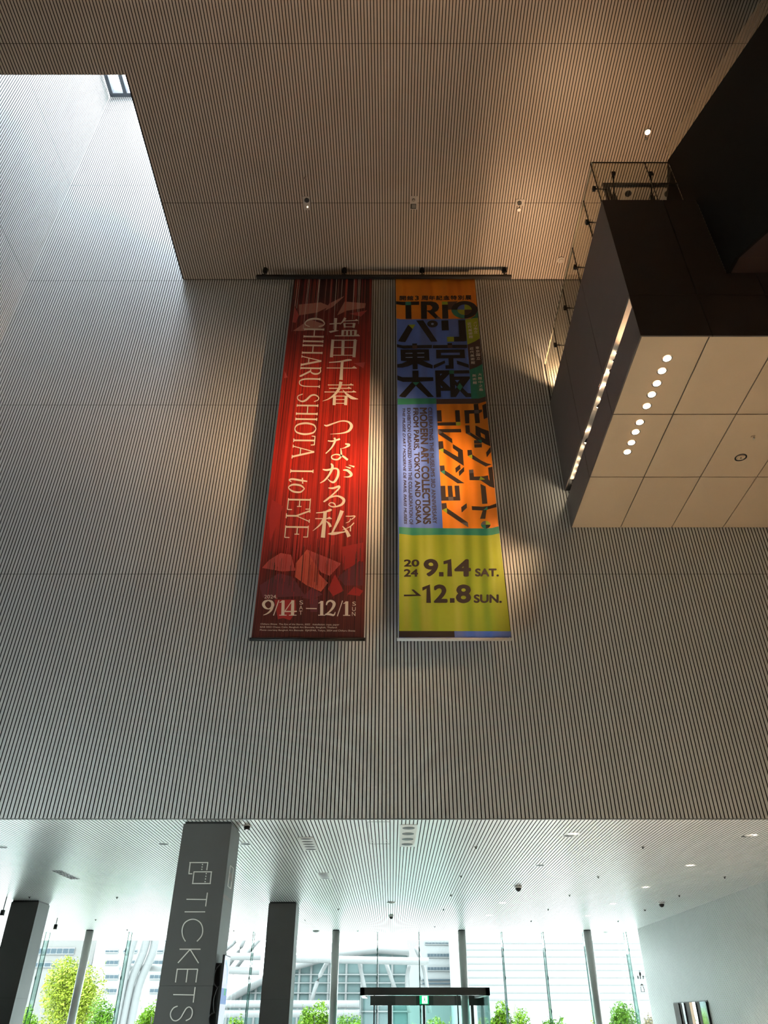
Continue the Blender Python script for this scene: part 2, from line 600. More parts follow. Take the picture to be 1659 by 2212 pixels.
class Art:
    """draws flat shapes on a plane; local coordinates go through to3d(x, y, layer)"""

    def __init__(self, to3d):
        self.to3d, self.mb, self.n = to3d, MB(), 0

    def up(self, layer):
        """every shape lies a hair above the one before, so overlaps never share a plane"""
        self.n += 1
        return layer + 0.03 * (self.n % 50)

    def poly(self, pts, m, layer=1):
        layer = self.up(layer)
        self.mb.flat([self.to3d(x, y, layer) for x, y in pts], m)

    def ellipse(self, cx, cy, rx, ry, m, layer=1, a0=0, a1=360, hole=0.0, n=40):
        T = [R(a0 + (a1 - a0) * k / n) for k in range(n + 1)]
        for s, t in zip(T, T[1:]):
            q = [(cx + rx * math.cos(s), cy + ry * math.sin(s)), (cx + rx * math.cos(t), cy + ry * math.sin(t))]
            if isinstance(hole, tuple):
                q += [(cx + hole[0] * math.cos(t), cy + hole[1] * math.sin(t)), (cx + hole[0] * math.cos(s), cy + hole[1] * math.sin(s))]
            else:
                q += [(cx, cy)]
            self.mb.face([self.to3d(x, y, layer) for x, y in q], m)

    def ribbon(self, pts, m, layer=2, smooth=True, asp=1.0):
        layer = self.up(layer)
        p = smooth_path(pts) if smooth else pts
        L, Rr = [], []
        for i, (x, y, w) in enumerate(p):
            a, b = p[max(i - 1, 0)], p[min(i + 1, len(p) - 1)]
            dx, dy = b[0] - a[0], b[1] - a[1]
            n = math.hypot(dx, dy) or 1
            nx, ny = -dy / n * w / 2, dx / n * w / 2
            L.append((x + nx, y + ny))
            Rr.append((x - nx, y - ny))
        for i in range(len(p) - 1):
            self.mb.face([self.to3d(*q, layer) for q in (L[i], L[i + 1], Rr[i + 1], Rr[i])], m)

    def text(self, s, quad, m, layer=2, offset=0.0, shear=0.0, space=1.0, bold=0.0):
        """fit the text's own box to quad = its top-left, top-right, bottom-right, bottom-left"""
        vs, fs = text_mesh(s, offset, shear, space)
        nv = len(vs)
        if bold:               # heavier strokes: the same letters overprinted a little to each side
            n = len(vs)
            sh = [(dx * bold, dy * bold) for dx, dy in ((0, 0), (1, 0), (-1, 0), (0, 1), (0, -1), (.72, .72), (-.72, .72), (.72, -.72), (-.72, -.72))]
            vs, fs = [(x + a_, y + b_) for a_, b_ in sh for x, y in vs], [tuple(i + k * n for i in f) for k in range(len(sh)) for f in fs]
        X, Y = [v[0] for v in vs], [v[1] for v in vs]
        x0, x1, y0, y1 = min(X), max(X), min(Y), max(Y)
        (ax, ay), (bx, by), (cx, cy), (dx, dy) = quad
        P = []
        for x, y in vs:
            s_, t = (x - x0) / (x1 - x0), (y1 - y) / (y1 - y0)
            tx, ty = ax + (bx - ax) * s_, ay + (by - ay) * s_
            ux, uy = dx + (cx - dx) * s_, dy + (cy - dy) * s_
            P.append(self.to3d(tx + (ux - tx) * t, ty + (uy - ty) * t, layer + 0.035 * (len(P) // nv)))
        for f in fs:
            self.mb.face([P[i] for i in f], m)

    def box_text(self, s, x0, y0, x1, y1, m, **k):
        self.text(s, ((x0, y0), (x1, y0), (x1, y1), (x0, y1)), m, **k)

    def column(self, s, p0, p1, w, h, m, **k):
        """upright characters stacked from p0 to p1"""
        n = len(s)
        for i, ch in enumerate(s):
            t = i / max(n - 1, 1)
            cx, cy = p0[0] + (p1[0] - p0[0]) * t, p0[1] + (p1[1] - p0[1]) * t
            ww, hh = (w * 0.72, h * 0.8) if ch in 'パリ' else (w, h)
            self.box_text(ch, cx - ww / 2, cy - hh / 2, cx + ww / 2, cy + hh / 2, m, **k)


def plane_map(px, py, sc, axis, val, step):
    """crop coordinates -> photo pixel -> the real plane the lettering is printed on"""
    def f(x, y, layer=1):
        return on(px + x / sc, py + y / sc, axis, val + step * layer)
    return f


# ---------------------------------------------------------------- banners
BY = 11.40
ink = mat('near_black_ink', (0.012, 0.010, 0.010), 0.7)
brown = mat('print_brown', (0.075, 0.042, 0.036), 0.7)
dbrown = mat('print_dark_brown', (0.035, 0.020, 0.016), 0.7)
orange = mat('print_orange', (0.95, 0.27, 0.012), 0.65)
blue = mat('print_blue', (0.105, 0.19, 0.60), 0.65)
green = mat('print_lime_green', (0.36, 0.42, 0.022), 0.65)
teal = mat('print_teal', (0.030, 0.235, 0.145), 0.65)
cream = mat('print_cream', (0.86, 0.74, 0.60), 0.65)
slit = mat('print_pale_blue', (0.26, 0.34, 0.62), 0.65)
greyp = mat('print_grey', (0.12, 0.10, 0.10), 0.7)
M_bar_white = mat('white_banner_bar', (0.80, 0.78, 0.74), 0.4)


def folded(m, strength=0.9):
    """soft hanging folds in the cloth: normals only"""
    nt = m.node_tree
    b = nt.nodes['Principled BSDF']
    geo = nt.nodes.new('ShaderNodeTexCoord')
    mp = nt.nodes.new('ShaderNodeMapping')
    mp.inputs['Scale'].default_value = (2.2, 2.2, 0.16)
    nz = nt.nodes.new('ShaderNodeTexNoise')
    nz.inputs['Scale'].default_value = 1.0
    nz.inputs['Detail'].default_value = 1
    bp = nt.nodes.new('ShaderNodeBump')
    bp.inputs['Strength'].default_value = strength
    bp.inputs['Distance'].default_value = 0.5
    nt.links.new(geo.outputs['Object'], mp.inputs[0])
    nt.links.new(mp.outputs[0], nz.inputs['Vector'])
    nt.links.new(nz.outputs['Fac'], bp.inputs['Height'])
    nt.links.new(bp.outputs[0], b.inputs['Normal'])


for m_ in (green, blue, orange, teal):
    folded(m_)

b2 = thing('hanging_banner', 'orange, blue and green exhibition banner headed TRIO, the right of two', 'banner', (1.07, BY, 6.92), 'tall exhibition banners on the slatted wall')
X0, X1, Z0, Z1 = 0.130, 2.005, 6.925, 16.52
mb = MB()
mb.box((X0, BY, Z0), (X1, BY + 0.004, Z1), blue)
mb.build('fabric', b2)
mb = MB()
mb.tube([(X0 - 0.03, BY, Z0 - 0.02), (X1 + 0.035, BY, Z0 - 0.02)], 0.028, M_bar_white, 10)
mb.build('bottom_bar', b2)
mb = MB()
mb.tube([(X0 - 0.035, BY, Z1 + 0.01), (X1 + 0.035, BY, Z1 + 0.01)], 0.03, M_bar_white, 10)
mb.build('top_bar', b2)

c3 = plane_map(840, 590, 5.925, 'y', BY, -0.0018)
c4 = plane_map(840, 860, 5.925, 'y', BY, -0.0018)
c5 = plane_map(840, 1130, 5.925, 'y', BY, -0.0018)

# colour fields
a = Art(c3)
a.poly([(86, 70), (1096, 66), (1140, 572), (1045, 578), (975, 583), (400, 590), (150, 590), (96, 580)], orange)
a.poly([(978, 590), (1045, 582), (1140, 570), (1165, 835), (1100, 875), (1005, 915)], green)
a.poly([(1005, 915), (1100, 875), (1165, 835), (1196, 1162), (1120, 1205), (1033, 1235)], brown)
a.poly([(1033, 1235), (1120, 1205), (1196, 1162), (1240, 1580), (1150, 1605), (1055, 1610)], teal)
a.poly([(112, 1605), (605, 1602), (608, 1672), (113, 1682)], teal)
a.poly([(608, 1612), (1150, 1605), (1240, 1580), (1246, 1640), (1150, 1668), (1080, 1672), (610, 1674)], brown)
a.poly([(1045, 578), (1100, 545), (1137, 480), (1141, 572)], teal, 2)
a.poly([(752, 365), (885, 360), (820, 420), (800, 466), (758, 468)], brown, 2)
b_ = Art(c4)
b_.mb = a.mb
b_.poly([(610, 76), (1080, 72), (1150, 66), (1243, 40), (1405, 1640), (1330, 1660), (1250, 1668), (690, 1665)], orange)
b_.poly([(130, 1648), (300, 1660), (690, 1665), (1250, 1669), (1330, 1661), (1406, 1641), (1415, 1730), (1320, 1752), (1250, 1758), (700, 1750), (300, 1756), (132, 1735)], teal)
d_ = Art(c5)
d_.mb = a.mb
d_.poly([(131, 135), (300, 156), (700, 150), (1250, 158), (1320, 152), (1414, 127), (1557, 1384), (131, 1381)], green)
d_.poly([(131, 1381), (838, 1382), (843, 1460), (131, 1460)], dbrown)
d_.poly([(838, 1382), (1557, 1384), (1566, 1460), (843, 1460)], blue, 2)
a.mb.build('colour_fields', b2)

# big title
a = Art(c3)
K = lambda pts: a.poly(pts, ink, 3)
K([(92, 360), (170, 366), (388, 362), (388, 406), (180, 410), (92, 398)])
K([(212, 410), (285, 408), (290, 586), (214, 586)])
a.poly([(211, 366), (281, 364), (284, 408), (212, 410)], teal, 4)
K([(408, 362), (550, 362), (605, 376), (635, 408), (642, 445), (625, 480), (585, 503), (630, 552), (595, 583), (487, 482), (487, 585), (414, 585)])
a.poly([(487, 408), (530, 410), (556, 432), (553, 458), (530, 476), (487, 478)], orange, 4)
a.poly([(628, 552), (668, 580), (595, 583)], greyp, 4)
K([(680, 404), (755, 403), (762, 580), (685, 582)])
a.poly([(678, 365), (752, 364), (754, 402), (680, 403)], green, 4)
a.ellipse(968, 468, 168, 111, ink, 4, hole=(92, 66))
a.ellipse(968, 468, 168, 111, teal, 5, 90, 180, hole=(92, 66))
for q, m_ in ((0, brown), (90, green), (180, blue), (270, green)):
    a.ellipse(968, 467, 92, 66, m_, 3, q, q + 90)
K([(248, 660), (305, 714), (210, 882), (160, 880), (118, 870)])
a.poly([(248, 660), (340, 658), (304, 715)], green, 4)
K([(350, 606), (440, 604), (622, 875), (540, 878)])
a.ellipse(558, 650, 68, 45, ink, 3, hole=(18, 13))
a.ellipse(558, 650, 18, 13, slit, 3)
K([(672, 606), (760, 604), (768, 732), (678, 734)])
K([(888, 602), (975, 600), (997, 868), (960, 874), (835, 876), (832, 815), (902, 813)])
a.poly([(742, 816), (832, 814), (834, 875), (748, 878)], green, 4)
K([(102, 910), (180, 926), (552, 918), (552, 960), (190, 964), (105, 948)])
K([(300, 901), (360, 900), (360, 922), (300, 924)])
a.poly([(300, 924), (360, 922), (362, 966), (302, 968)], brown, 4)
K([(150, 978), (512, 976), (520, 1120), (440, 1122), (562, 1178), (560, 1222), (480, 1204), (366, 1160), (368, 1228), (306, 1230), (304, 1168), (240, 1194), (170, 1209), (108, 1208), (106, 1166), (170, 1156), (230, 1126), (155, 1122)])
for x0_, x1_, y_ in ((212, 302, 1027), (363, 453, 1024), (213, 303, 1080), (365, 454, 1077)):
    a.poly([(x0_, y_ - 5), (x1_, y_ - 6), (x1_, y_ + 3), (x0_, y_ + 4)], slit, 4)
K([(750, 897), (808, 896), (810, 918), (752, 919)])
K([(563, 921), (1000, 917), (1003, 958), (563, 962)])
a.poly([(752, 920), (812, 919), (813, 957), (754, 958)], brown, 4)
K([(605, 980), (968, 978), (975, 1088), (825, 1090), (830, 1222), (726, 1224), (724, 1180), (768, 1178), (762, 1090), (608, 1092)])
a.poly([(667, 1020), (908, 1017), (910, 1047), (668, 1050)], blue, 4)
K([(715, 1118), (720, 1152), (575, 1222), (572, 1178)])
K([(868, 1118), (1021, 1168), (1026, 1214), (874, 1165)])
K([(302, 1250), (378, 1248), (380, 1332), (568, 1332), (570, 1380), (395, 1388), (578, 1585), (500, 1586), (345, 1442), (212, 1590), (170, 1588), (128, 1576), (298, 1392), (180, 1392), (110, 1368), (108, 1308), (170, 1332), (304, 1333)])
a.poly([(300, 1396), (392, 1394), (345, 1441)], teal, 4)
K([(592, 1246), (772, 1244), (775, 1290), (690, 1375), (790, 1470), (790, 1505), (665, 1507), (668, 1585), (608, 1586)])
a.poly([(655, 1290), (683, 1288), (658, 1313)], blue, 4)
a.poly([(663, 1436), (691, 1465), (667, 1466)], blue, 4)
a.poly([(772, 1244), (832, 1243), (834, 1288), (775, 1290)], teal, 4)
K([(834, 1246), (1028, 1243), (1032, 1283), (834, 1286)])
K([(775, 1290), (834, 1290), (836, 1324), (1034, 1322), (1039, 1346), (945, 1470), (1010, 1535), (1052, 1540), (1056, 1586), (985, 1587), (910, 1507), (858, 1586), (792, 1587), (784, 1440)])
a.poly([(907, 1404), (946, 1455), (911, 1506), (872, 1460)], teal, 4)
a.poly([(845, 1369), (905, 1367), (876, 1402)], blue, 4)
a.poly([(848, 1430), (870, 1456), (850, 1482)], blue, 4)
b_ = Art(c4)
b_.mb = a.mb
K = lambda pts: b_.poly(pts, dbrown, 3)
G = lambda pts: b_.poly(pts, green, 4)
Bn = lambda pts: b_.poly(pts, greyp, 4)
Te = lambda pts: b_.poly(pts, teal, 4)
K([(615, 158), (670, 155), (680, 300), (622, 302)])
K([(848, 157), (905, 155), (915, 304), (858, 306)])
G([(860, 308), (915, 306), (918, 349), (862, 352)])
K([(622, 312), (858, 308), (860, 350), (625, 352)])
K([(632, 397), (922, 394), (928, 437), (690, 439), (808, 520), (815, 580), (636, 462)])
Bn([(630, 400), (690, 440), (636, 462)])
K([(635, 553), (692, 550), (702, 646), (885, 752), (885, 690), (820, 642), (818, 588), (945, 666), (960, 868), (702, 700), (640, 658)])
G([(640, 658), (699, 642), (700, 698)])
K([(912, 848), (918, 905), (858, 958), (850, 895)])
K([(962, 880), (965, 935), (900, 1000), (895, 940)])
K([(652, 863), (710, 861), (718, 924), (968, 1090), (880, 1092), (720, 984), (660, 938)])
Te([(660, 940), (715, 921), (718, 980)])
K([(662, 1123), (722, 1121), (730, 1263), (762, 1262), (752, 1122), (808, 1121), (822, 1262), (852, 1261), (840, 1120), (900, 1119), (915, 1310), (672, 1313)])
Bn([(760, 1266), (824, 1264), (828, 1311), (764, 1312)])
K([(675, 1346), (735, 1341), (745, 1408), (1010, 1590), (1018, 1655), (920, 1592), (745, 1474), (682, 1428)])
G([(682, 1430), (742, 1406), (745, 1474)])
Bn([(920, 1591), (1012, 1592), (1018, 1655)])
K([(995, 1345), (1000, 1402), (932, 1465), (926, 1396)])
K([(965, 156), (1090, 152), (1085, 76), (1142, 71), (1152, 150), (1190, 145), (1194, 172), (1155, 196), (1165, 318), (1105, 322), (1093, 196), (1028, 200), (1030, 320), (978, 325)])
Bn([(1092, 153), (1150, 150), (1155, 195), (1095, 197)])
K([(1195, 92), (1245, 68), (1264, 248), (1215, 270)])
K([(978, 350), (1032, 348), (1040, 437), (1180, 524), (1110, 470), (1108, 350), (1190, 390), (1278, 420), (1300, 615), (1240, 590), (1190, 562), (1190, 576), (1130, 540), (1048, 482), (985, 450)])
b_.poly([(1172, 440), (1228, 470), (1232, 522), (1182, 494)], orange, 4)
Bn([(985, 450), (1040, 438), (1048, 481)])
Te([(1130, 536), (1186, 530), (1190, 576)])
K([(1090, 540), (1130, 538), (1190, 577), (1190, 580), (1092, 582)])
K([(1092, 590), (1190, 587), (1190, 630), (1096, 634)])
K([(1300, 624), (1306, 688), (1255, 758), (1245, 696)])
K([(1005, 665), (1060, 662), (1070, 724), (1185, 800), (1260, 835), (1317, 848), (1240, 876), (1070, 780), (1012, 738)])
G([(1012, 740), (1066, 722), (1069, 778)])
K([(1025, 918), (1080, 913), (1090, 1005), (1210, 1000), (1270, 988), (1276, 1035), (1290, 1058), (1270, 890), (1325, 878), (1352, 1150), (1290, 1130), (1175, 1052), (1035, 1050)])
Bn([(1025, 918), (1080, 913), (1085, 958), (1030, 962)])
G([(1172, 1000), (1230, 1040), (1155, 1050)])
K([(1172, 1098), (1238, 1130), (1262, 1350), (1195, 1355)])
K([(1060, 1382), (1200, 1390), (1290, 1378), (1375, 1348), (1379, 1394), (1250, 1428), (1235, 1545), (1168, 1545), (1200, 1438), (1065, 1432)])
Te([(1260, 1385), (1265, 1430), (1210, 1434)])
for q, m_ in ((0, ink), (90, teal), (180, greyp), (270, green)):
    b_.ellipse(1240, 1620, 60, 49, m_, 4, q, q + 90)
tag(a.mb.build('title_lettering', b2), 'black title characters with coloured corner blocks', None)

a = Art(c3)
for i, ch in enumerate('開館3周年記念特別展'):
    xa = 138 + i * 93
    w_ = 60 if ch == '3' else 82
    a.box_text(ch, xa + (10 if ch == '3' else 0), 291 - i * 0.8, xa + w_, 350 - i * 1.0, ink, layer=3, bold=0.028)
for s_, p0, p1 in (('パリ市立', (1104, 636), (1113, 752)), ('近代美術館', (1030, 648), (1049, 815)), ('東京国立', (1133, 955), (1146, 1090)),
                   ('近代美術館', (1060, 965), (1076, 1145)), ('大阪中之島', (1165, 1298), (1181, 1490)), ('美術館', (1092, 1310), (1100, 1402))):
    a.column(s_, p0, p1, 52, 36, cream, layer=3, bold=0.010)
a.mb.build('museum_lettering', b2)

a = Art(c4)
for s_, xt, xb, y0_, y1_, of, sh in (("CELEBRATING THE MUSEUM'S 3RD ANNIVERSARY", (502, 553), (560, 618), 118, 1605, 0.016, 0),
                                     ('MODERN ART COLLECTIONS', (392, 490), (438, 542), 122, 1612, 0.034, 0),
                                     ('FROM PARIS, TOKYO AND OSAKA', (300, 378), (335, 418), 124, 1614, 0.030, 0),
                                     ('EXHIBITION ORGANIZED WITH THE COLLABORATION OF', (232, 277), (262, 310), 126, 1620, 0.014, 0),
                                     ("THE MUSÉE D'ART MODERNE DE PARIS, PARIS MUSÉES", (170, 216), (190, 242), 126, 1614, 0.014, 0.25)):
    a.text(s_, ((xt[1], y0_), (xb[1], y1_), (xb[0], y1_), (xt[0], y0_)), dbrown, layer=3, bold=of, shear=sh)
a.mb.build('subtitle_lettering', b2)

a = Art(c5)
a.box_text('20', 192, 465, 390, 558, dbrown, layer=3, bold=0.035)
a.box_text('24', 192, 588, 375, 686, dbrown, layer=3, bold=0.035)
for ch, q in (('9', (445, 458, 632, 683)), ('4', (838, 460, 1052, 684))):
    a.box_text(ch, *q, dbrown, layer=3, bold=0.034)
a.poly([(642, 627), (698, 627), (700, 682), (642, 682)], dbrown, 3)
a.poly([(699, 488), (798, 458), (810, 682), (748, 682), (752, 516), (701, 528)], dbrown, 3)
a.box_text('SAT.', 1103, 580, 1408, 684, dbrown, layer=3, bold=0.040)
a.poly([(193, 915), (348, 914), (287, 850), (318, 849), (416, 931), (193, 937)], dbrown, 3)
for ch, q in (('2', (573, 785, 752, 1020)), ('8', (858, 785, 1052, 1025))):
    a.box_text(ch, *q, dbrown, layer=3, bold=0.034)
a.poly([(782, 961), (840, 961), (842, 1018), (782, 1020)], dbrown, 3)
a.poly([(428, 822), (526, 785), (539, 1020), (480, 1020), (483, 838), (431, 866)], dbrown, 3)
a.box_text('SUN.', 1086, 912, 1446, 1022, dbrown, layer=3, bold=0.040)
a.mb.build('date_lettering', b2)

# red banner: a generic cloth print of hanging strings and loose sheets
b1 = thing('hanging_banner', 'deep red banner with pale vertical lettering, the left of two', 'banner', (-1.41, BY, 6.92), 'tall exhibition banners on the slatted wall')
X0, X1 = -2.375, -0.462
M_red = bpy.data.materials.new('red_string_print')
M_red.use_nodes = True
nt = M_red.node_tree
bs = nt.nodes['Principled BSDF']
bs.inputs['Roughness'].default_value = 0.55
tc = nt.nodes.new('ShaderNodeTexCoord')


def streak(scale, rough=0.6):
    mp = nt.nodes.new('ShaderNodeMapping')
    mp.inputs['Scale'].default_value = scale
    nz = nt.nodes.new('ShaderNodeTexNoise')
    nz.inputs['Scale'].default_value = 1
    nz.inputs['Detail'].default_value = 4
    nz.inputs['Roughness'].default_value = rough
    nt.links.new(tc.outputs['Object'], mp.inputs[0])
    nt.links.new(mp.outputs[0], nz.inputs['Vector'])
    return nz


s1, s2 = streak((38, 1, 0.12), 0.75), streak((1.4, 1, 0.35), 0.5)
sp = nt.nodes.new('ShaderNodeSeparateXYZ')
nt.links.new(tc.outputs['Generated'], sp.inputs[0])
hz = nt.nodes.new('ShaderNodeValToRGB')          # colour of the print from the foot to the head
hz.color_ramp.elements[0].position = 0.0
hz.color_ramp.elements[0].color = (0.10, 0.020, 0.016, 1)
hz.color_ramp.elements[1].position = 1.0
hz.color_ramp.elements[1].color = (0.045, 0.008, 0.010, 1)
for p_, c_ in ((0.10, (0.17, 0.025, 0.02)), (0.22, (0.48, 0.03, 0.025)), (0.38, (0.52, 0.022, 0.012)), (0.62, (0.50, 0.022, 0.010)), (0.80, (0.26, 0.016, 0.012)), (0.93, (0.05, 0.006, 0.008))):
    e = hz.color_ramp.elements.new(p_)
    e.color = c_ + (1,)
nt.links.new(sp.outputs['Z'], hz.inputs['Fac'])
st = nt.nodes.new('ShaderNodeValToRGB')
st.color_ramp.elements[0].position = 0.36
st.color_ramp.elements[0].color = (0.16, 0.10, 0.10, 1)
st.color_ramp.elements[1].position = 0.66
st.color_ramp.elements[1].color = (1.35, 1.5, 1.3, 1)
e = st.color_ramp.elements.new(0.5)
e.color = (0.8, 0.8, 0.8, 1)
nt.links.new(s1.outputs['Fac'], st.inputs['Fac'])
mu = nt.nodes.new('ShaderNodeMix')
mu.data_type = 'RGBA'
mu.blend_type = 'MULTIPLY'
mu.inputs['Factor'].default_value = 1
nt.links.new(hz.outputs[0], mu.inputs[6])
nt.links.new(st.outputs[0], mu.inputs[7])
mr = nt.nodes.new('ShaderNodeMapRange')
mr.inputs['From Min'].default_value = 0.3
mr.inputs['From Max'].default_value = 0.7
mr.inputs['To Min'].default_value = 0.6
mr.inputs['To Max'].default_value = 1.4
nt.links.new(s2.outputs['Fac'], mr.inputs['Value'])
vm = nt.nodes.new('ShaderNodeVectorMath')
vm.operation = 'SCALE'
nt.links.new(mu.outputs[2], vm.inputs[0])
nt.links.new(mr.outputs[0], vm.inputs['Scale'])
nt.links.new(vm.outputs[0], bs.inputs['Base Color'])
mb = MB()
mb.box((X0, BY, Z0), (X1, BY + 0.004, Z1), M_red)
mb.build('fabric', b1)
mb = MB()
mb.tube([(X0 - 0.03, BY, Z0 - 0.02), (X1 + 0.02, BY, Z0 - 0.02)], 0.03, M_blackmetal, 10)
mb.build('bottom_bar', b1)
mb = MB()
mb.tube([(X0, BY, Z1 + 0.01), (X1, BY, Z1 + 0.01)], 0.03, M_blackmetal, 10)
mb.build('top_bar', b1)

c1 = plane_map(530, 580, 5.53, 'y', BY, -0.0018)
c2 = plane_map(530, 980, 5.267, 'y', BY, -0.0018)
pinks = [mat('print_dusty_pink', (0.50, 0.20, 0.15), 0.6), mat('print_rose', (0.50, 0.075, 0.065), 0.6), mat('print_crimson', (0.42, 0.028, 0.026), 0.6),
         mat('print_plum', (0.16, 0.035, 0.045), 0.6), mat('print_coral', (0.62, 0.10, 0.06), 0.6)]
a = Art(c1)
for pts, k in (([(640, 430), (900, 405), (1010, 450), (860, 525), (640, 560)], 0), ([(1000, 420), (1180, 330), (1165, 350), (1040, 460), (950, 505)], 0),
               ([(1185, 395), (1438, 415), (1430, 470), (1210, 505), (1095, 560)], 0), ([(1240, 540), (1455, 500), (1380, 575)], 1),
               ([(570, 745), (770, 605), (950, 670), (905, 710), (700, 745)], 0), ([(470, 1225), (505, 1300), (465, 1310)], 1), ([(1290, 1130), (1430, 1120), (1410, 1190)], 1),
               ([(590, 460), (560, 640), (600, 650), (640, 560)], 1)):
    a.poly(pts, pinks[k], 1)
    a.mb.build('printed_sheet', b1)
    a.mb = MB()
b_ = Art(c2)
random.seed(21)
for pts, k in (([(270, 1210), (400, 1130), (520, 1150), (570, 1330), (420, 1340), (190, 1300)], 1), ([(570, 1250), (700, 1090), (800, 1150), (840, 1370), (940, 1470), (860, 1570), (700, 1500), (560, 1400)], 4),
               ([(700, 1090), (900, 1170), (1090, 1250), (960, 1390), (860, 1350), (770, 1220)], 1), ([(1100, 1060), (1340, 1010), (1340, 1220), (1110, 1330)], 2),
               ([(1050, 1400), (1300, 1220), (1345, 1240), (1340, 1500), (1130, 1500)], 3), ([(160, 1500), (380, 1360), (540, 1400), (680, 1620), (200, 1640)], 3),
               ([(940, 1540), (1020, 1370), (1120, 1560), (1000, 1620)], 2), ([(280, 1010), (430, 600), (300, 520), (270, 700)], 2),
               ([(330, 1660), (570, 1660), (580, 1790), (510, 1895), (430, 1870), (370, 1885)], 2), ([(730, 1660), (830, 1640), (820, 1800), (740, 1800)], 3), ([(1160, 1600), (1240, 1510), (1340, 1560), (1300, 1620)], 2),
               ([(640, 1640), (760, 1520), (880, 1600), (760, 1660)], 3)):
    b_.poly(pts, pinks[k], 1)
    b_.mb.build('printed_sheet', b1)
    b_.mb = MB()
for k in range(46):          # pale strings at the head of the print
    x = random.uniform(606, 1505)
    y0_, y1_ = 118, random.uniform(330, 900)
    lean = (x - 1742) / 9740
    b1_ = Art(c1)
    b1_.mb = b_.mb
    b1_.ribbon([(x, y0_, 6), (x + lean * (y1_ - y0_), y1_, 3)], random.choice([pinks[0], pinks[4], cream, pinks[1]]), 2, smooth=False)
for k in range(70):          # thin dark strings hanging in front of the sheets
    x = random.uniform(250, 1330)
    y0_, y1_ = random.uniform(950, 1300), random.uniform(1400, 1720)
    lean = (x - 1659) / 12400
    b_.ribbon([(x, y0_, 4), (x + lean * (y1_ - y0_), y1_, 4)], brown if k % 2 else pinks[2], 2, smooth=False)
b_.mb.build('printed_strings', b1)['kind'] = 'stuff'

a = Art(c1)
S = lambda *p: a.ribbon(list(p), cream, 3)
L = lambda *p: a.ribbon(list(p), cream, 3, smooth=False)
T = lambda *p: a.poly(list(p), cream, 4)
# first column of characters, brush strokes with pointed ends
L((1080, 592, 34), (1074, 742, 26)); L((1005, 663, 12), (1138, 655, 14)); T((995, 750), (1075, 735), (1118, 742), (1016, 769))
S((1195, 590, 30), (1165, 632, 20), (1130, 668, 5)); L((1180, 627, 11), (1340, 620, 11)); T((1300, 620), (1328, 604), (1354, 625))
L((1182, 652, 26), (1188, 706, 20)); L((1170, 657, 9), (1315, 655, 9)); L((1300, 652, 34), (1292, 708, 26)); L((1185, 697, 9), (1295, 697, 9))
L((1165, 738, 30), (1160, 800, 28)); L((1216, 740, 24), (1214, 800, 24)); L((1262, 740, 24), (1262, 800, 24)); L((1318, 738, 32), (1312, 800, 30)); L((1150, 740, 10), (1330, 738, 10))
L((1068, 804, 12), (1366, 804, 12)); T((1318, 799), (1346, 782), (1370, 806))
a.mb.build('title_character', b1); a.mb = MB()
L((1045, 848, 34), (1028, 1060, 36)); L((1030, 857, 12), (1320, 857, 12)); T((1282, 852), (1316, 843), (1338, 862)); L((1312, 855, 36), (1297, 1060, 36))
L((1040, 944, 10), (1305, 944, 10)); L((1168, 857, 36), (1162, 1040, 36)); L((1030, 1036, 10), (1300, 1036, 10))
a.mb.build('title_character', b1); a.mb = MB()
S((1000, 1122, 10), (1130, 1112, 16), (1225, 1094, 24), (1272, 1094, 10)); L((972, 1188, 11), (1330, 1190, 11)); T((1270, 1185), (1300, 1165), (1337, 1193)); S((1158, 1110, 34), (1150, 1210, 34), (1143, 1330, 42))
a.mb.build('title_character', b1); a.mb = MB()
for x0_, x1_, y_ in ((985, 1290, 1391), (1000, 1265, 1431), (945, 1322, 1475)):
    L((x0_, y_, 10), (x1_, y_, 11)); T((x1_ - 52, y_ - 4), (x1_ - 28, y_ - 18), (x1_ + 6, y_ + 5))
S((1142, 1352, 38), (1122, 1430, 32), (1062, 1510, 24), (990, 1560, 14), (922, 1584, 3)); S((1162, 1448, 4), (1212, 1502, 24), (1275, 1545, 34), (1348, 1560, 4))
L((1066, 1522, 36), (1060, 1632, 36)); L((1204, 1522, 36), (1197, 1632, 36)); L((1060, 1524, 10), (1215, 1524, 10)); L((1065, 1565, 9), (1200, 1565, 9)); L((1065, 1610, 9), (1200, 1610, 9))
a.mb.build('title_character', b1); a.mb = MB()
S((942, 1868, 8), (975, 1878, 20), (1060, 1848, 16), (1150, 1822, 15), (1230, 1832, 20), (1268, 1880, 36), (1235, 1940, 26), (1150, 1968, 14), (1015, 1979, 3))
a.mb.build('title_character', b1); a.mb = MB()
S((985, 2058, 12), (1045, 2062, 18), (1130, 2036, 22)); S((1062, 2022, 22), (1072, 2060, 24), (1030, 2140, 18), (960, 2210, 12)); S((1192, 2094, 14), (1240, 2108, 28), (1190, 2140, 12), (1148, 2150, 4))
b_ = Art(c2)
b_.mb = a.mb
S = lambda *p: b_.ribbon(list(p), cream, 3)
L = lambda *p: b_.ribbon(list(p), cream, 3, smooth=False)
T = lambda *p: b_.poly(list(p), cream, 4)
S((1085, -62, 10), (1090, -20, 18), (1088, 30, 22), (1050, 66, 18), (990, 58, 14), (985, 25, 12), (1040, 8, 14), (1110, 30, 22), (1165, 72, 24))
b_.mb.build('title_character', b1); b_.mb = MB()
S((880, 178, 12), (930, 186, 22), (1020, 168, 18), (1056, 190, 24), (1050, 260, 28), (1010, 322, 24), (970, 316, 16), (938, 288, 6)); S((975, 112, 14), (992, 150, 30), (960, 230, 22), (905, 300, 18), (850, 335, 8)); S((1112, 186, 12), (1165, 192, 28), (1205, 235, 32), (1180, 262, 18), (1120, 264, 5))
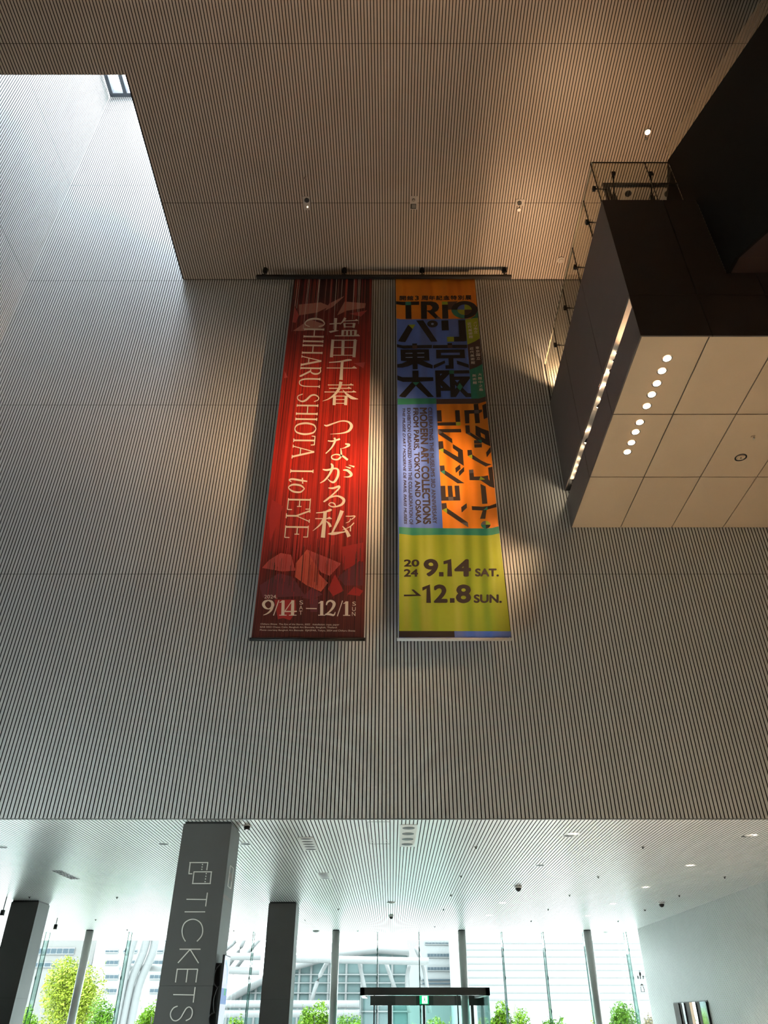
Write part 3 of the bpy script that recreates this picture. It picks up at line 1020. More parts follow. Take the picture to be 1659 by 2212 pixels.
S((1140, 148, 6), (1198, 166, 20)); S((1178, 130, 6), (1240, 150, 20))
b_.mb.build('title_character', b1); b_.mb = MB()
S((945, 390, 10), (1000, 392, 22), (1065, 372, 24), (1060, 400, 20), (1000, 460, 16), (930, 520, 22), (890, 548, 14)); S((890, 548, 14), (960, 500, 18), (1050, 482, 18), (1118, 520, 32), (1105, 570, 28), (1050, 598, 18), (990, 604, 14), (950, 582, 12), (970, 558, 11), (1010, 566, 14), (1026, 596, 12))
b_.mb.build('title_character', b1); b_.mb = MB()
S((805, 674, 10), (900, 664, 16), (965, 642, 28), (985, 640, 8)); L((795, 739, 11), (982, 739, 11)); T((928, 734), (958, 716), (988, 742)); S((908, 655, 40), (898, 790, 40), (882, 955, 48)); S((892, 742, 28), (850, 808, 20), (766, 880, 3)); S((922, 768, 6), (955, 800, 26), (968, 834, 30))
S((1100, 648, 44), (1060, 750, 34), (985, 905, 18)); S((940, 912, 8), (1000, 910, 34), (1090, 896, 18), (1170, 882, 8)); S((1104, 824, 6), (1150, 880, 30), (1180, 945, 44))
b_.mb.build('title_character', b1); b_.mb = MB()
S((1142, 712, 8), (1195, 712, 11), (1248, 712, 14), (1205, 752, 8)); S((1197, 738, 11), (1184, 770, 9), (1142, 790, 4)); S((1236, 786, 14), (1188, 832, 10), (1105, 868, 4)); L((1198, 826, 12), (1194, 884, 12))
b_.mb.build('title_character', b1); b_.mb = MB()


# serif capitals, drawn as strokes in a unit letter box (x right, y up), then turned down the banner
H_, N_, SR = 0.055, 0.085, 0.05
SER = {
    'C': ([[(0.93, 0.72, .05), (0.80, 0.95, .05), (0.52, 1.0, .05), (0.18, 0.82, .085), (0.06, 0.5, .10), (0.18, 0.18, .085), (0.5, 0.0, .05), (0.8, 0.04, .05), (0.97, 0.25, .04)]], [], 1),
    'H': ([], [(0.1, 0, 0.1, 1, N_), (0.9, 0, 0.9, 1, N_), (0.1, .52, 0.9, .52, H_), (-.02, 0, .22, 0, SR), (-.02, 1, .22, 1, SR), (.78, 0, 1.02, 0, SR), (.78, 1, 1.02, 1, SR)], 1),
    'I': ([], [(0.5, 0, 0.5, 1, .085), (0.05, 0, .95, 0, SR), (0.05, 1, .95, 1, SR)], 1),
    'A': ([], [(0.08, 0, 0.5, 1, .05), (0.5, 1, 0.92, 0, .095), (.25, .36, .78, .36, H_), (-.04, 0, .2, 0, SR), (.78, 0, 1.06, 0, SR)], 1),
    'R': ([[(0.1, .97, .05), (.45, 1.0, .05), (.68, .88, .08), (.70, .68, .09), (.50, .52, .06), (.12, .5, .05)]], [(0.1, 0, 0.1, 1, N_), (.42, .5, .98, 0.02, .09), (-.02, 0, .24, 0, SR), (-.02, 1, .12, 1, SR), (.9, 0, 1.05, 0, SR)], 1),
    'U': ([[(0.1, 1, .085), (.1, .35, .085), (.25, .06, .07), (.5, 0, .055), (.75, .08, .05), (.88, .35, .05), (.88, 1, .05)]], [(-.03, 1, .24, 1, SR), (.75, 1, 1.02, 1, SR)], 1),
    'S': ([[(0.88, .8, .05), (.7, .98, .05), (.4, 1.0, .055), (.16, .82, .075), (.25, .62, .09), (.7, .42, .10), (.88, .22, .085), (.65, .01, .055), (.3, .0, .05), (.08, .22, .045)]], [], 1),
    'O': ([[(0.5, 1.0, .05), (.18, .88, .08), (.04, .5, .10), (.18, .12, .08), (.5, 0, .05), (.82, .12, .08), (.96, .5, .10), (.82, .88, .08), (.5, 1.0, .05)]], [], 1),
    'T': ([], [(0.5, 0, 0.5, 1, N_), (0.02, .98, .98, .98, .05), (.30, 0, .70, 0, SR), (.02, .82, .05, .98, .05), (.98, .82, .95, .98, .05)], 1),
    'E': ([], [(0.12, 0, 0.12, 1, N_), (.0, .98, .92, .98, .05), (.0, .02, .98, .02, .05), (.12, .52, .7, .52, H_), (.92, .8, .92, .99, .05), (.98, .22, .97, .02, .05), (.7, .42, .7, .62, .05)], 1),
    'Y': ([], [(0.5, 0, 0.5, .45, N_), (0.06, 1, .5, .43, .085), (.95, 1, .5, .43, .05), (.3, 0, .7, 0, SR), (-.06, 1, .22, 1, SR), (.78, 1, 1.06, 1, SR)], 1),
    't': ([[(.62, .95, .07), (.48, .55, .09), (.34, .15, .09), (.48, .0, .06), (.72, .12, .04)]], [(.15, .68, .95, .72, .06)], 1),
    'o': ([[(0.5, .95, .05), (.16, .70, .10), (.08, .25, .10), (.4, .0, .06), (.82, .28, .10), (.88, .72, .09), (.5, .95, .05)]], [], 1),
}
a = Art(c1)


def serif_down(ch, y0, y1, xb, xt, slope_b, slope_t, ref, wscale=1.0):
    """letter running down the cloth between y0 and y1 (crop), baseline on the left at xb, cap line on the right at xt"""
    def q(x, y):
        yy = y0 + x * (y1 - y0)
        b0, t0 = xb + slope_b * (yy - ref), xt + slope_t * (yy - ref)
        return b0 + y * (t0 - b0), yy + (y - 0.5) * 4
    cap = xt - xb
    curves, lines, _ = SER[ch]
    for c in curves:
        a.ribbon([q(x, y) + (w * cap * wscale,) for x, y, w in c], cream, 3)
    for xa, ya, xb_, yb_, w in lines:
        a.ribbon([q(xa, ya) + (w * cap * wscale,), q(xb_, yb_) + (w * cap * wscale,)], cream, 3, smooth=False)


for ch, y0_, y1_ in (('C', 594, 698), ('H', 716, 824), ('I', 852, 888), ('H', 908, 1018), ('A', 1042, 1162), ('R', 1180, 1290), ('U', 1308, 1422), ('S', 1492, 1602),
                     ('H', 1625, 1748), ('I', 1782, 1818), ('O', 1842, 1985), ('T', 1998, 2110), ('A', 2112, 2262)):
    if (ch, y0_) in (('S', 1492),):
        a.mb.build('name_lettering', b1)
        a.mb = MB()
    serif_down(ch, y0_, y1_, 708, 938, -0.098, -0.0793, 728)
a.mb.build('name_lettering', b1)
a.mb = MB()
f1 = 5.53 / 5.267
conv = lambda y: 580 * 0 + (980 - 580) * 5.53 + y * f1
for ch, y0_, y1_ in (('I', 178, 220), ('E', 508, 640), ('Y', 640, 776), ('E', 818, 958)):
    serif_down(ch, conv(y0_), conv(y1_), 708, 938, -0.098, -0.0765, 728)
for ch, y0_, y1_, h0, h1 in (('t', 262, 345, 0.02, 0.82), ('o', 345, 448, 0.02, 0.72)):
    b0 = 708 - 0.098 * (conv(y0_) - 728)
    t0 = 938 - 0.0765 * (conv(y0_) - 728)
    serif_down(ch, conv(y0_), conv(y1_), b0 - 12 + (t0 - b0) * h0, b0 + (t0 - b0) * h1, -0.098, -0.0765, conv(y0_), 1.1)
a.mb.build('name_lettering', b1)

a = Art(c2)
S = lambda *p: a.ribbon(list(p), cream, 3)
L = lambda *p: a.ribbon(list(p), cream, 3, smooth=False)
S((262, 1668, 14), (222, 1684, 28), (206, 1716, 34), (225, 1750, 26), (262, 1766, 12), (298, 1750, 26), (312, 1718, 36), (298, 1684, 28), (262, 1668, 14)); S((310, 1722, 34), (296, 1775, 26), (255, 1815, 16), (204, 1838, 6))
L((381, 1668, 11), (320, 1842, 11))
L((430, 1668, 34), (426, 1838, 36)); L((386, 1838, 9), (470, 1838, 9)); L((390, 1694, 9), (432, 1674, 14))
L((540, 1668, 34), (536, 1838, 36)); L((536, 1668, 9), (450, 1792, 10)); L((446, 1796, 14), (586, 1794, 14)); L((496, 1838, 9), (582, 1838, 9))
L((690, 1761, 11), (813, 1763, 11))
L((870, 1676, 34), (868, 1838, 36)); L((828, 1838, 9), (910, 1838, 9)); L((832, 1702, 9), (872, 1682, 14))
S((922, 1722, 14), (935, 1688, 20), (972, 1674, 22), (1008, 1700, 36), (1000, 1745, 30), (960, 1795, 18), (908, 1832, 8)); S((908, 1828, 14), (960, 1828, 24), (1005, 1836, 20), (1024, 1800, 5))
L((1106, 1672, 11), (1046, 1850, 11))
L((1154, 1680, 34), (1152, 1840, 36)); L((1112, 1840, 9), (1194, 1840, 9)); L((1116, 1706, 9), (1156, 1686, 14))
for s_, cx, ys in (('SAT', 636, (1694, 1752, 1810)), ('SUN', 1238, (1708, 1768, 1824))):
    for i, ch in enumerate(s_):
        cx_ = cx - i * 3
        a.box_text(ch, cx_ - 20, ys[i] - 24, cx_ + 20, ys[i] + 22, cream, layer=3)
a.box_text('2024.', 216, 1606, 362, 1648, cream, layer=3)
a.text('Chiharu Shiota  The Eye of the Storm, 2022   Installation: rope, paper', ((174, 1928), (1070, 1936), (1069, 1960), (172, 1952)), cream, layer=3, shear=0.12)
a.text('BAB 2022 Chaos; Calm, Bangkok Art Biennale, Bangkok, Thailand', ((170, 1962), (1040, 1968), (1038, 1992), (168, 1986)), cream, layer=3)
a.text('Photo courtesy Bangkok Art Biennale  ©JASPAR, Tokyo, 2024 and Chiharu Shiota', ((166, 1996), (1250, 2004), (1248, 2030), (164, 2020)), cream, layer=3)
a.mb.build('date_lettering', b1)

# banner rail with its four ceiling hangers
RY = 11.33
rail = thing('banner_rail', 'long black rail under the high ceiling carrying both banners', 'rail', (-0.2, RY, ZU - 0.14))
mb = MB()
xa, xb = on(554, 598, 'y', RY).x, on(1105, 598, 'y', RY).x
zr = on(845, 598, 'y', RY).z
mb.box((xa, RY - 0.04, zr - 0.035), (xb, RY + 0.04, zr + 0.035), M_black)
mb.build('bar', rail)
for u in (573, 744, 912, 1089):
    p = on(u, 585, 'z', ZU - 0.06)
    mb = MB()
    mb.tube([(p.x, p.y, ZU - 0.001), (p.x, p.y, ZU - 0.09)], 0.062, M_black, 16)
    mb.tube([(p.x, p.y, ZU - 0.07), (p.x, RY, zr + 0.02)], 0.016, M_black, 8)
    mb.box((p.x - 0.05, RY - 0.05, zr - 0.01), (p.x + 0.05, RY + 0.05, zr + 0.05), M_black)
    mb.build('hanger', rail)
for x in (-2.2, -0.65, 0.3, 1.85):
    mb = MB()
    mb.tube([(x, RY, zr - 0.02), (x, BY - 0.02, Z1 + 0.05)], 0.008, M_black, 6)
    mb.build('hook', rail)

# ---------------------------------------------------------------- balcony on the right
BX, BYF = 3.44, 6.869
BZ0, BZ1 = 9.345, 12.589
BXT = 4.975                      # the tall part ends here; beyond it the front is lower
BZM = 10.727
SL0, SL1 = 9.965, 10.219         # lamp slot in the side
balc = thing('balcony', 'dark bronze panelled balcony box jutting from the slatted wall with a pale lit underside', 'balcony', (BX + 1, D, BZ0))


def seamed(mb, a0, a1, b0, b1, sa, sb, place, m, g=0.012, th=0.02):
    """flat panels with open joints: a across, b along; place(a, b, t) -> 3-D"""
    A = [a0] + [s for s in sorted(sa) if a0 < s < a1] + [a1]
    B = [b0] + [s for s in sorted(sb) if b0 < s < b1] + [b1]
    for p, q in zip(A, A[1:]):
        for r, s in zip(B, B[1:]):
            pa, qa, ra, sb_ = p + (g / 2 if p != a0 else 0), q - (g / 2 if q != a1 else 0), r + (g / 2 if r != b0 else 0), s - (g / 2 if s != b1 else 0)
            mb.prism([place(pa, ra, 0), place(qa, ra, 0), place(qa, sb_, 0), place(pa, sb_, 0)], Vector(place(pa, ra, th)) - Vector(place(pa, ra, 0)), m)


mb = MB()                         # core behind the panels
mb.box((BX + 0.02, BYF + 0.02, SL1), (BXT - 0.02, D - 0.012, BZ1 - 0.02), M_black)
mb.box((BX + 0.55, BYF + 0.02, BZ0 + 0.02), (XR - 0.06, D - 0.012, SL1 + 0.01), M_black)
mb.box((BXT - 0.02, BYF + 0.03, SL1), (XR - 0.06, D - 0.012, BZM - 0.02), M_black)
mb.box((BX + 0.02, BYF + 0.3, BZ0 + 0.02), (BX + 0.56, D - 0.012, BZ0 + 0.06), M_black)
mb.build('core', balc)
mb = MB()                         # front
fs = [4.43 + 0.985 * k for k in range(8)]
seamed(mb, BX, BXT, SL1 + 0.0, BZ1, fs, [], lambda x, z, t: (x, BYF + t, z), M_dark)
seamed(mb, BXT, XR - 0.05, SL1 + 0.0, BZM, [5.415 + 0.985 * k for k in range(7)], [], lambda x, z, t: (x, BYF + t, z), M_dark)
seamed(mb, BX, XR - 0.05, BZ0, SL1 - 0.012, fs, [], lambda x, z, t: (x, BYF + t, z), M_dark)
mb.build('front_panels', balc)
mb = MB()                         # left side, with the slot left open
ss = [on(1300, 700, 'x', BX).y, 0]
sy = [6.869 + 1.594 * k for k in (1, 2)]
seamed(mb, BYF + 0.02, D - 0.01, SL1, BZ1, sy, [], lambda y, z, t: (BX + t, y, z), M_dark)
seamed(mb, BYF + 0.02, D - 0.01, BZ0, SL0, sy, [], lambda y, z, t: (BX + t, y, z), M_dark)
mb.build('side_panels', balc)
mb = MB()
seamed(mb, BX + 0.022, XR - 0.05, BYF + 0.022, D - 0.01, [4.392 + 0.98 * k for k in range(8)], [8.461, 10.06], lambda x, y, t: (x, y, BZ0 + t), M_soff, g=0.02)
mb.build('soffit_panels', balc)
M_slotwhite = mat('pale_slot_lining', (0.70, 0.60, 0.50), 0.6)
mb = MB()
mb.box((BX + 0.02, BYF + 0.04, SL1 - 0.012), (BX + 0.55, D - 0.4, SL1 - 0.002), M_slotwhite)
mb.box((BX + 0.535, BYF + 0.04, BZ0 + 0.1), (BX + 0.548, D - 0.4, SL1), M_black)
mb.build('slot_lining', balc)
mb = MB()
mb.box((BX + 0.02, BYF + 0.02, BZ1 - 0.02), (BXT, D - 0.01, BZ1), M_dark)
mb.build('deck', balc)

# slot lamps
slot_px = [(520, 465), (505, 545), (481, 618), (443, 715), (404, 805), (387, 868), (328, 1040), (297, 1120), (283, 1165), (252, 1245), (235, 1295), (220, 1340), (205, 1390), (188, 1435)]
ordn = ['first', 'second', 'third', 'fourth', 'fifth', 'sixth', 'seventh', 'eighth', 'ninth', 'tenth', 'eleventh', 'twelfth', 'thirteenth', 'fourteenth']
aims = {0: (-2.2, D, 10.8), 1: (-1.4, D, 8.6), 2: (0.6, D, 10.4), 3: (-2.2, D, 12.0), 4: (-1.0, D, 10.2), 5: (1.2, D, 8.0), 6: (-1.2, D, 12.0), 7: (2.2, D, 7.6)}
for k, (cx, cy) in enumerate(slot_px):
    p = on(1180 + cx / 3.463, 620 + cy / 3.463, 'x', BX + 0.10)
    p.z = max(min(p.z, SL1 - 0.08), SL0 + 0.04)
    t = thing('slot_spotlight', ordn[k] + ' lamp from the front in the long light slot of the balcony side', 'spotlight', p, 'spotlights in the balcony light slot')
    tgt = Vector(aims.get(k, (-0.5, D, 10.0)))
    d = (tgt - p).normalized()
    mb = MB()
    mb.tube([p + d * 0.0, p - d * 0.16], [0.062, 0.05], M_black, 16)
    mb.tube([p - d * 0.10, (p.x + 0.12, p.y, SL0 - 0.2)], 0.014, M_black, 6)
    mb.build('housing', t)
    mb = MB()
    mb.disc(p + d * 0.004, d, 0, 0.056, M_lens, 16)
    mb.build('lens', t)
    if k < 4:      # extra bodiless spots added by the foremost lamps to brighten the slot lining
        lamp('SPOT', p + Vector((0.25, -0.12, -0.14)), 26, (BX + 0.22, p.y - 0.7, SL1), 0.03, WARM, 140, 0.9, t)
    if k in aims:
        lamp('SPOT', p + d * 0.03, POW_SLOT * ({0: 0.45, 1: 0.5, 2: 0.4, 3: 1.9, 4: 0.9, 5: 0.4, 6: 0.5, 7: 0.22}[k]), tgt, 0.05, WARM, 44, 1.0, t)

# underside downlights
dl_px = [(1441, 774), (1430, 801), (1419, 828), (1408, 852), (1397, 877), (1382, 912), (1373, 933), (1364, 956), (1355, 976)]
for k, (u, v) in enumerate(dl_px):
    p = on(u, v, 'z', BZ0)
    t = thing('recessed_downlight', ordn[k] + ' downlight from the front in the row under the balcony', 'downlight', p, 'downlights under the balcony')
    mb = MB()
    mb.disc((p.x, p.y, BZ0 - 0.004), (0, 0, -1), 0.062, 0.078, M_chrome, 24)
    mb.disc((p.x, p.y, BZ0 - 0.008), (0, 0, -1), 0.056, 0.064, M_chrome, 24)
    mb.build('trim_ring', t)
    mb = MB()
    mb.disc((p.x, p.y, BZ0 - 0.005), (0, 0, -1), 0, 0.058, M_lens, 24)
    mb.build('lens', t)
    if k % 2 == 0:
        lamp('SPOT', (p.x, p.y, BZ0 - 0.03), POW_SOFFIT, (p.x + 0.6, p.y - 2.2, 0), 0.06, (1, 0.72, 0.45), 58, 0.6, t)
p = on(1627, 943, 'z', BZ0)
t = thing('sprinkler_head', 'tiny round sprinkler head on the tan balcony underside', 'sprinkler', p)
mb = MB(); mb.tube([(p.x, p.y, BZ0), (p.x, p.y, BZ0 - 0.012)], 0.035, M_soff, 16); mb.build('plate', t)
mb = MB(); mb.tube([(p.x, p.y, BZ0 - 0.01), (p.x, p.y, BZ0 - 0.05)], 0.012, M_chrome, 8); mb.build('nozzle', t)
p = on(1600, 988, 'z', BZ0)
t = thing('ceiling_fitting', 'round dark ringed ceiling fitting with a pale square centre under the balcony', 'fitting', p)
mb = MB(); mb.disc((p.x, p.y, BZ0 - 0.004), (0, 0, -1), 0.075, 0.1, M_black, 28); mb.build('ring', t)
mb = MB(); mb.box((p.x - 0.05, p.y - 0.05, BZ0 - 0.012), (p.x + 0.055, p.y + 0.05, BZ0 - 0.002), M_soff); mb.box((p.x - 0.012, p.y - 0.012, BZ0 - 0.014), (p.x + 0.012, p.y + 0.012, BZ0 - 0.011), M_black); mb.build('centre_plate', t)

# glass railing round the balcony
RZ1 = 13.766
gr = thing('glass_railing', 'frameless glass railing with black clamps along the top of the balcony', 'railing', (BX, BYF, BZ1))
cl = [on(u, v, 'x', BX + 0.02) for u, v in ((1285, 408), (1270, 480), (1244, 577), (1222, 665), (1201, 745))]
ys = [BYF] + [c.y for c in cl[1:]] + [D - 0.02]
GX = BX + 0.03
for a0, a1 in zip(ys, ys[1:]):
    mb = MB()
    mb.box((GX, a0 + 0.006, BZ1 + 0.004), (GX + 0.012, a1 - 0.006, RZ1), G_rail)
    mb.build('glass_pane', gr)
    mb = MB()
    mb.box((GX - 0.003, a1 - 0.008, BZ1), (GX + 0.014, a1 + 0.004, RZ1), M_black)
    mb.build('joint_strip', gr)
jx = on(1393, 347, 'y', BYF).x
for a0, a1 in ((BX, jx), (jx, 4.80)):
    mb = MB()
    mb.box((a0 + 0.006, BYF + 0.03, BZ1 + 0.004), (a1 - 0.006, BYF + 0.042, RZ1), G_rail)
    mb.build('glass_pane', gr)
    mb = MB()
    mb.box((a0 - 0.004, BYF + 0.028, BZ1), (a0 + 0.008, BYF + 0.044, RZ1), M_black)
    mb.build('joint_strip', gr)
mb = MB()
mb.box((GX - 0.003, BYF + 0.03, RZ1), (4.80, BYF + 0.046, RZ1 + 0.012), M_black)
mb.box((GX - 0.003, BYF + 0.03, RZ1), (GX + 0.015, D - 0.02, RZ1 + 0.008), mat('pale_glass_edge', (0.55, 0.52, 0.40), 0.3))
mb.build('top_edge', gr)
for c in cl:
    mb = MB()
    mb.box((GX - 0.05, c.y - 0.03, c.z - 0.04), (GX + 0.0, c.y + 0.03, c.z + 0.04), M_black)
    mb.tube([(GX, c.y, c.z), (GX + 0.22, c.y, c.z - 0.02)], 0.012, M_black, 8)
    mb.build('clamp', gr)
    mb = MB()
    mb.box((GX + 0.2, c.y - 0.025, BZ1), (GX + 0.24, c.y + 0.025, c.z + 0.02), M_blackmetal)
    mb.build('post', gr)
M_post = mat('grey_green_post', (0.05, 0.05, 0.04), 0.5)
for u in (1324, 1405):
    p = on(u, 379, 'y', BYF + 0.05)
    mb = MB()
    mb.box((p.x - 0.03, BYF + 0.0, p.z - 0.04), (p.x + 0.03, BYF + 0.03, p.z + 0.04), M_black)
    mb.tube([(p.x, BYF + 0.04, p.z), (p.x + 0.02, BYF + 0.24, p.z - 0.3)], 0.014, M_black, 8)
    mb.build('clamp', gr)
    mb = MB()
    mb.box((p.x - 0.01, BYF + 0.24, BZ1), (p.x + 0.06, BYF + 0.28, p.z - 0.28), M_post)
    mb.build('post', gr)
mb = MB()
zb = on(1350, 399, 'y', BYF + 0.26).z
mb.box((BX + 0.24, BYF + 0.24, zb - 0.03), (4.95, BYF + 0.29, zb + 0.03), M_post)
mb.box((BX + 0.22, BYF + 0.24, BZ1), (BX + 0.32, BYF + 0.29, zb + 0.03), M_post)
mb.build('hand_rail', gr)

# uplights added out of sight on the balcony deck to wash the ceiling
for k, (x, y, tg, lab) in enumerate(((3.95, 11.52, (2.7, 11.3, ZU), 'added unseen floor uplight on the balcony deck by the slatted wall'), (4.1, 8.2, (4.3, 8.0, ZU), 'added unseen floor uplight on the balcony deck behind the front railing'))):
    t = thing('added_deck_uplight', lab, 'uplight', (x, y, BZ1))
    mb = MB(); mb.tube([(x, y, BZ1), (x, y, BZ1 + 0.14)], 0.09, M_black, 18); mb.build('housing', t)
    mb = MB(); mb.disc((x, y, BZ1 + 0.141), (0, 0, 1), 0, 0.075, M_lens, 18); mb.build('lens', t)
    lamp('SPOT', (x, y, BZ1 + 0.2), POW_UP * (1.0 if k == 0 else 0.6), tg, 0.08, (1, 0.62, 0.34), 84, 1.0, t)

# ---------------------------------------------------------------- escalator coming up to the balcony
EX0, EX1 = BXT, 7.2
esc = thing('escalator', 'black escalator climbing from behind the viewer up to the balcony', 'escalator', (EX0, 0, 6))
sl = 0.59
bot = lambda y: 10.651 - sl * (6.565 - y)
top = lambda y: 14.28 - sl * (7.15 - y)
prof = [(BYF - 0.005, 10.727), (BYF - 0.005, 10.69), (6.565, 10.651), (-11.0, bot(-11.0)), (-11.0, top(-11.0)), (7.17, 14.3), (7.60, 13.76), (8.4, 12.8), (8.4, BZ1 + 0.01), (BYF - 0.005, BZ1 + 0.01)]
M_esc = mat('black_escalator_side', (0.006, 0.0055, 0.005), 0.75, spec=0.15)
M_escu = mat('dark_red_brown_underside', (0.035, 0.016, 0.012), 0.6)
for x in (EX0, EX1 - 0.06):
    mb = MB()
    mb.prism([(x, y, z) for y, z in prof], (0.06, 0, 0), M_esc)
    mb.build('side_panel', esc)
mb = MB()
mb.prism([(EX0 + 0.02, BYF - 0.01, 10.70), (EX0 + 0.02, 6.565, 10.66), (EX0 + 0.02, 6.565, 10.72), (EX0 + 0.02, BYF - 0.01, 10.76)], (EX1 - EX0 - 0.04, 0, 0), M_escu)
mb.prism([(EX0 + 0.02, 6.56, 10.655), (EX0 + 0.02, -11.0, bot(-11) + 0.01), (EX0 + 0.02, -11, bot(-11) + 0.08), (EX0 + 0.02, 6.56, 10.73)], (EX1 - EX0 - 0.04, 0, 0), M_escu)
mb.build('underside', esc)
mb = MB()
for k in range(80):
    y = 6.4 - 0.4 * k * 0.5
    z = bot(y) + 1.2
    if y < -10.5:
        break
    mb.box((EX0 + 0.2, y - 0.2, z - 0.12), (EX1 - 0.2, y, z), M_blackmetal)
mb.build('step_band', esc)
gy = [7.12, 5.9, 4.15, 2.4, 0.65, -1.1, -2.85]
for a0, a1 in zip(gy, gy[1:]):
    mb = MB()
    mb.prism([(EX0 + 0.02, a0, top(a0)), (EX0 + 0.02, a1 + 0.01, top(a1 + 0.01)), (EX0 + 0.02, a1 + 0.01, top(a1 + 0.01) + 0.42), (EX0 + 0.02, a0, top(a0) + 0.40)], (0.012, 0, 0), G_rail)
    mb.build('glass_pane', esc)

# lamp added on the escalator flank, out of view, to wash the ceiling
for k, (y, lab) in enumerate(((-1.2, 'added unseen upward lamp on the flank of the escalator, above the viewer'),)):
    z = top(y) - 0.5
    t = thing('added_flank_uplight', lab, 'uplight', (EX0 - 0.12, y, z))
    mb = MB(); mb.box((EX0 - 0.18, y - 0.12, z), (EX0 - 0.001, y + 0.12, z + 0.12), M_black); mb.build('housing', t)
    mb = MB(); mb.box((EX0 - 0.165, y - 0.1, z + 0.12), (EX0 - 0.02, y + 0.1, z + 0.126), M_lens); mb.build('lens', t)
    lamp('SPOT', (EX0 - 0.1, y, z + 0.2), POW_ESC, (0.0, 3.7, ZU), 0.12, (1, 0.62, 0.36), 62, 1.0, t)

# ---------------------------------------------------------------- fittings in the high ceiling
M_plate = mat('brown_grey_plate', (0.40, 0.36, 0.32), 0.5)
u_, v_ = 663, 438


def plate_at(u, v0, v1, wpx, name, label, cat):
    p, q = on(u, v0, 'z', ZU), on(u, v1, 'z', ZU)
    w = (on(u + wpx / 2, v1, 'z', ZU).x - on(u - wpx / 2, v1, 'z', ZU).x) / 2
    t = thing(name, label, cat, (q.x, (p.y + q.y) / 2, ZU))
    mb = MB()
    mb.box((q.x - w, q.y, ZU - 0.012), (q.x + w, p.y, ZU - 0.001), M_plate)
    mb.build('cover_plate', t)
    return t, q.x


def spot_on(t, name, u, v, r, m, depth=0.02):
    p = on(u, v, 'z', ZU)
    mb = MB()
    mb.tube([(p.x, p.y, ZU - 0.012), (p.x, p.y, ZU - 0.012 - depth)], r, m, 18)
    mb.build(name, t)


t, _ = plate_at(664, 424, 453, 16, 'ceiling_fitting_plate', 'ceiling plate with a black round lens and a tiny lit lamp, above the red banner', 'ceiling fitting')
spot_on(t, 'black_lens', 663, 431.5, 0.052, M_black)
spot_on(t, 'pilot_lamp', 664.5, 446, 0.018, M_lens_dim)
t, _ = plate_at(893.5, 423.5, 452, 16, 'ceiling_fitting_plate', 'ceiling plate with a small ring and a dark square, above the gap between the banners', 'ceiling fitting')
spot_on(t, 'ring', 893.5, 431, 0.032, M_black, 0.008)
spot_on(t, 'ring_centre', 893.5, 431, 0.022, M_plate, 0.014)
p = on(893, 445, 'z', ZU)
mb = MB(); mb.box((p.x - 0.065, p.y - 0.06, ZU - 0.016), (p.x + 0.06, p.y + 0.06, ZU - 0.012), M_black); mb.box((p.x - 0.04, p.y - 0.05, ZU - 0.02), (p.x + 0.05, p.y + 0.04, ZU - 0.014), M_trim); mb.build('square_window', t)
t, _ = plate_at(1122, 430, 444, 18, 'ceiling_fitting_plate', 'ceiling plate with only a black round lens, left of the balcony railing', 'ceiling fitting')
spot_on(t, 'black_lens', 1122, 437.5, 0.05, M_black)
p = on(1121, 452, 'z', ZU)
t = thing('emergency_lamp', 'tiny pale lamp just below the black-lensed ceiling plate near the balcony', 'lamp', p)
mb = MB(); mb.tube([(p.x, p.y, ZU), (p.x, p.y, ZU - 0.03)], 0.04, M_white, 14); mb.build('housing', t)
p = on(659, 383.5, 'z', ZU)
t = thing('sprinkler_head', 'tiny brass sprinkler in the high ceiling beyond the plate above the red banner', 'sprinkler', p)
mb = MB(); mb.tube([(p.x, p.y, ZU), (p.x, p.y, ZU - 0.03)], 0.022, M_chrome, 10); mb.build('nozzle', t)
p = on(1211, 561, 'z', ZU)
t = thing('smoke_detector', 'round pale smoke detector on the high ceiling beside the balcony', 'detector', p)
mb = MB(); mb.tube([(p.x, p.y, ZU), (p.x, p.y, ZU - 0.03)], 0.085, M_plate, 24); mb.build('base', t)
mb = MB(); mb.dome((p.x + 0.01, p.y, ZU - 0.03), 0.055, M_plate, True, 16, 4, 0.6); mb.build('sensor_dome', t)
p = on(1398, 283, 'z', ZU)
t = thing('ceiling_spotlight', 'single lit spotlight in the high ceiling above the balcony', 'spotlight', p)
mb = MB(); mb.tube([(p.x, p.y, ZU), (p.x, p.y, ZU - 0.05)], 0.06, M_white, 18); mb.build('housing', t)
mb = MB(); mb.disc((p.x, p.y, ZU - 0.052), (0, 0, -1), 0, 0.052, M_lens, 18); mb.build('lens', t)
lamp('SPOT', (p.x, p.y, ZU - 0.1), POW_CEIL, (p.x, p.y, 0), 0.05, (1, 0.75, 0.5), 60, 0.5, t)
p = on(1395, 299, 'z', ZU)
mb = MB(); mb.tube([(p.x, p.y, ZU), (p.x, p.y, ZU - 0.02)], 0.03, M_trim, 12)
tag(mb.build('ceiling_sensor', loc=p), 'small dark sensor next to the lit ceiling spotlight', 'sensor')
for u, v, lab in ((1355, 421, 'ceiling plate with a black lens seen through the front railing, nearer the glass corner'), (1440, 421, 'ceiling plate with a lamp seen through the front railing, beside the escalator')):
    p = on(u, v, 'z', ZU)
    t = thing('ceiling_fitting_plate', lab, 'ceiling fitting', p)
    mb = MB(); mb.box((p.x - 0.12, p.y - 0.16, ZU - 0.012), (p.x + 0.12, p.y + 0.16, ZU - 0.001), M_plate); mb.build('cover_plate', t)
    mb = MB(); mb.tube([(p.x, p.y - 0.05, ZU - 0.012), (p.x, p.y - 0.05, ZU - 0.05)], 0.07, M_black, 18); mb.build('black_lens', t)

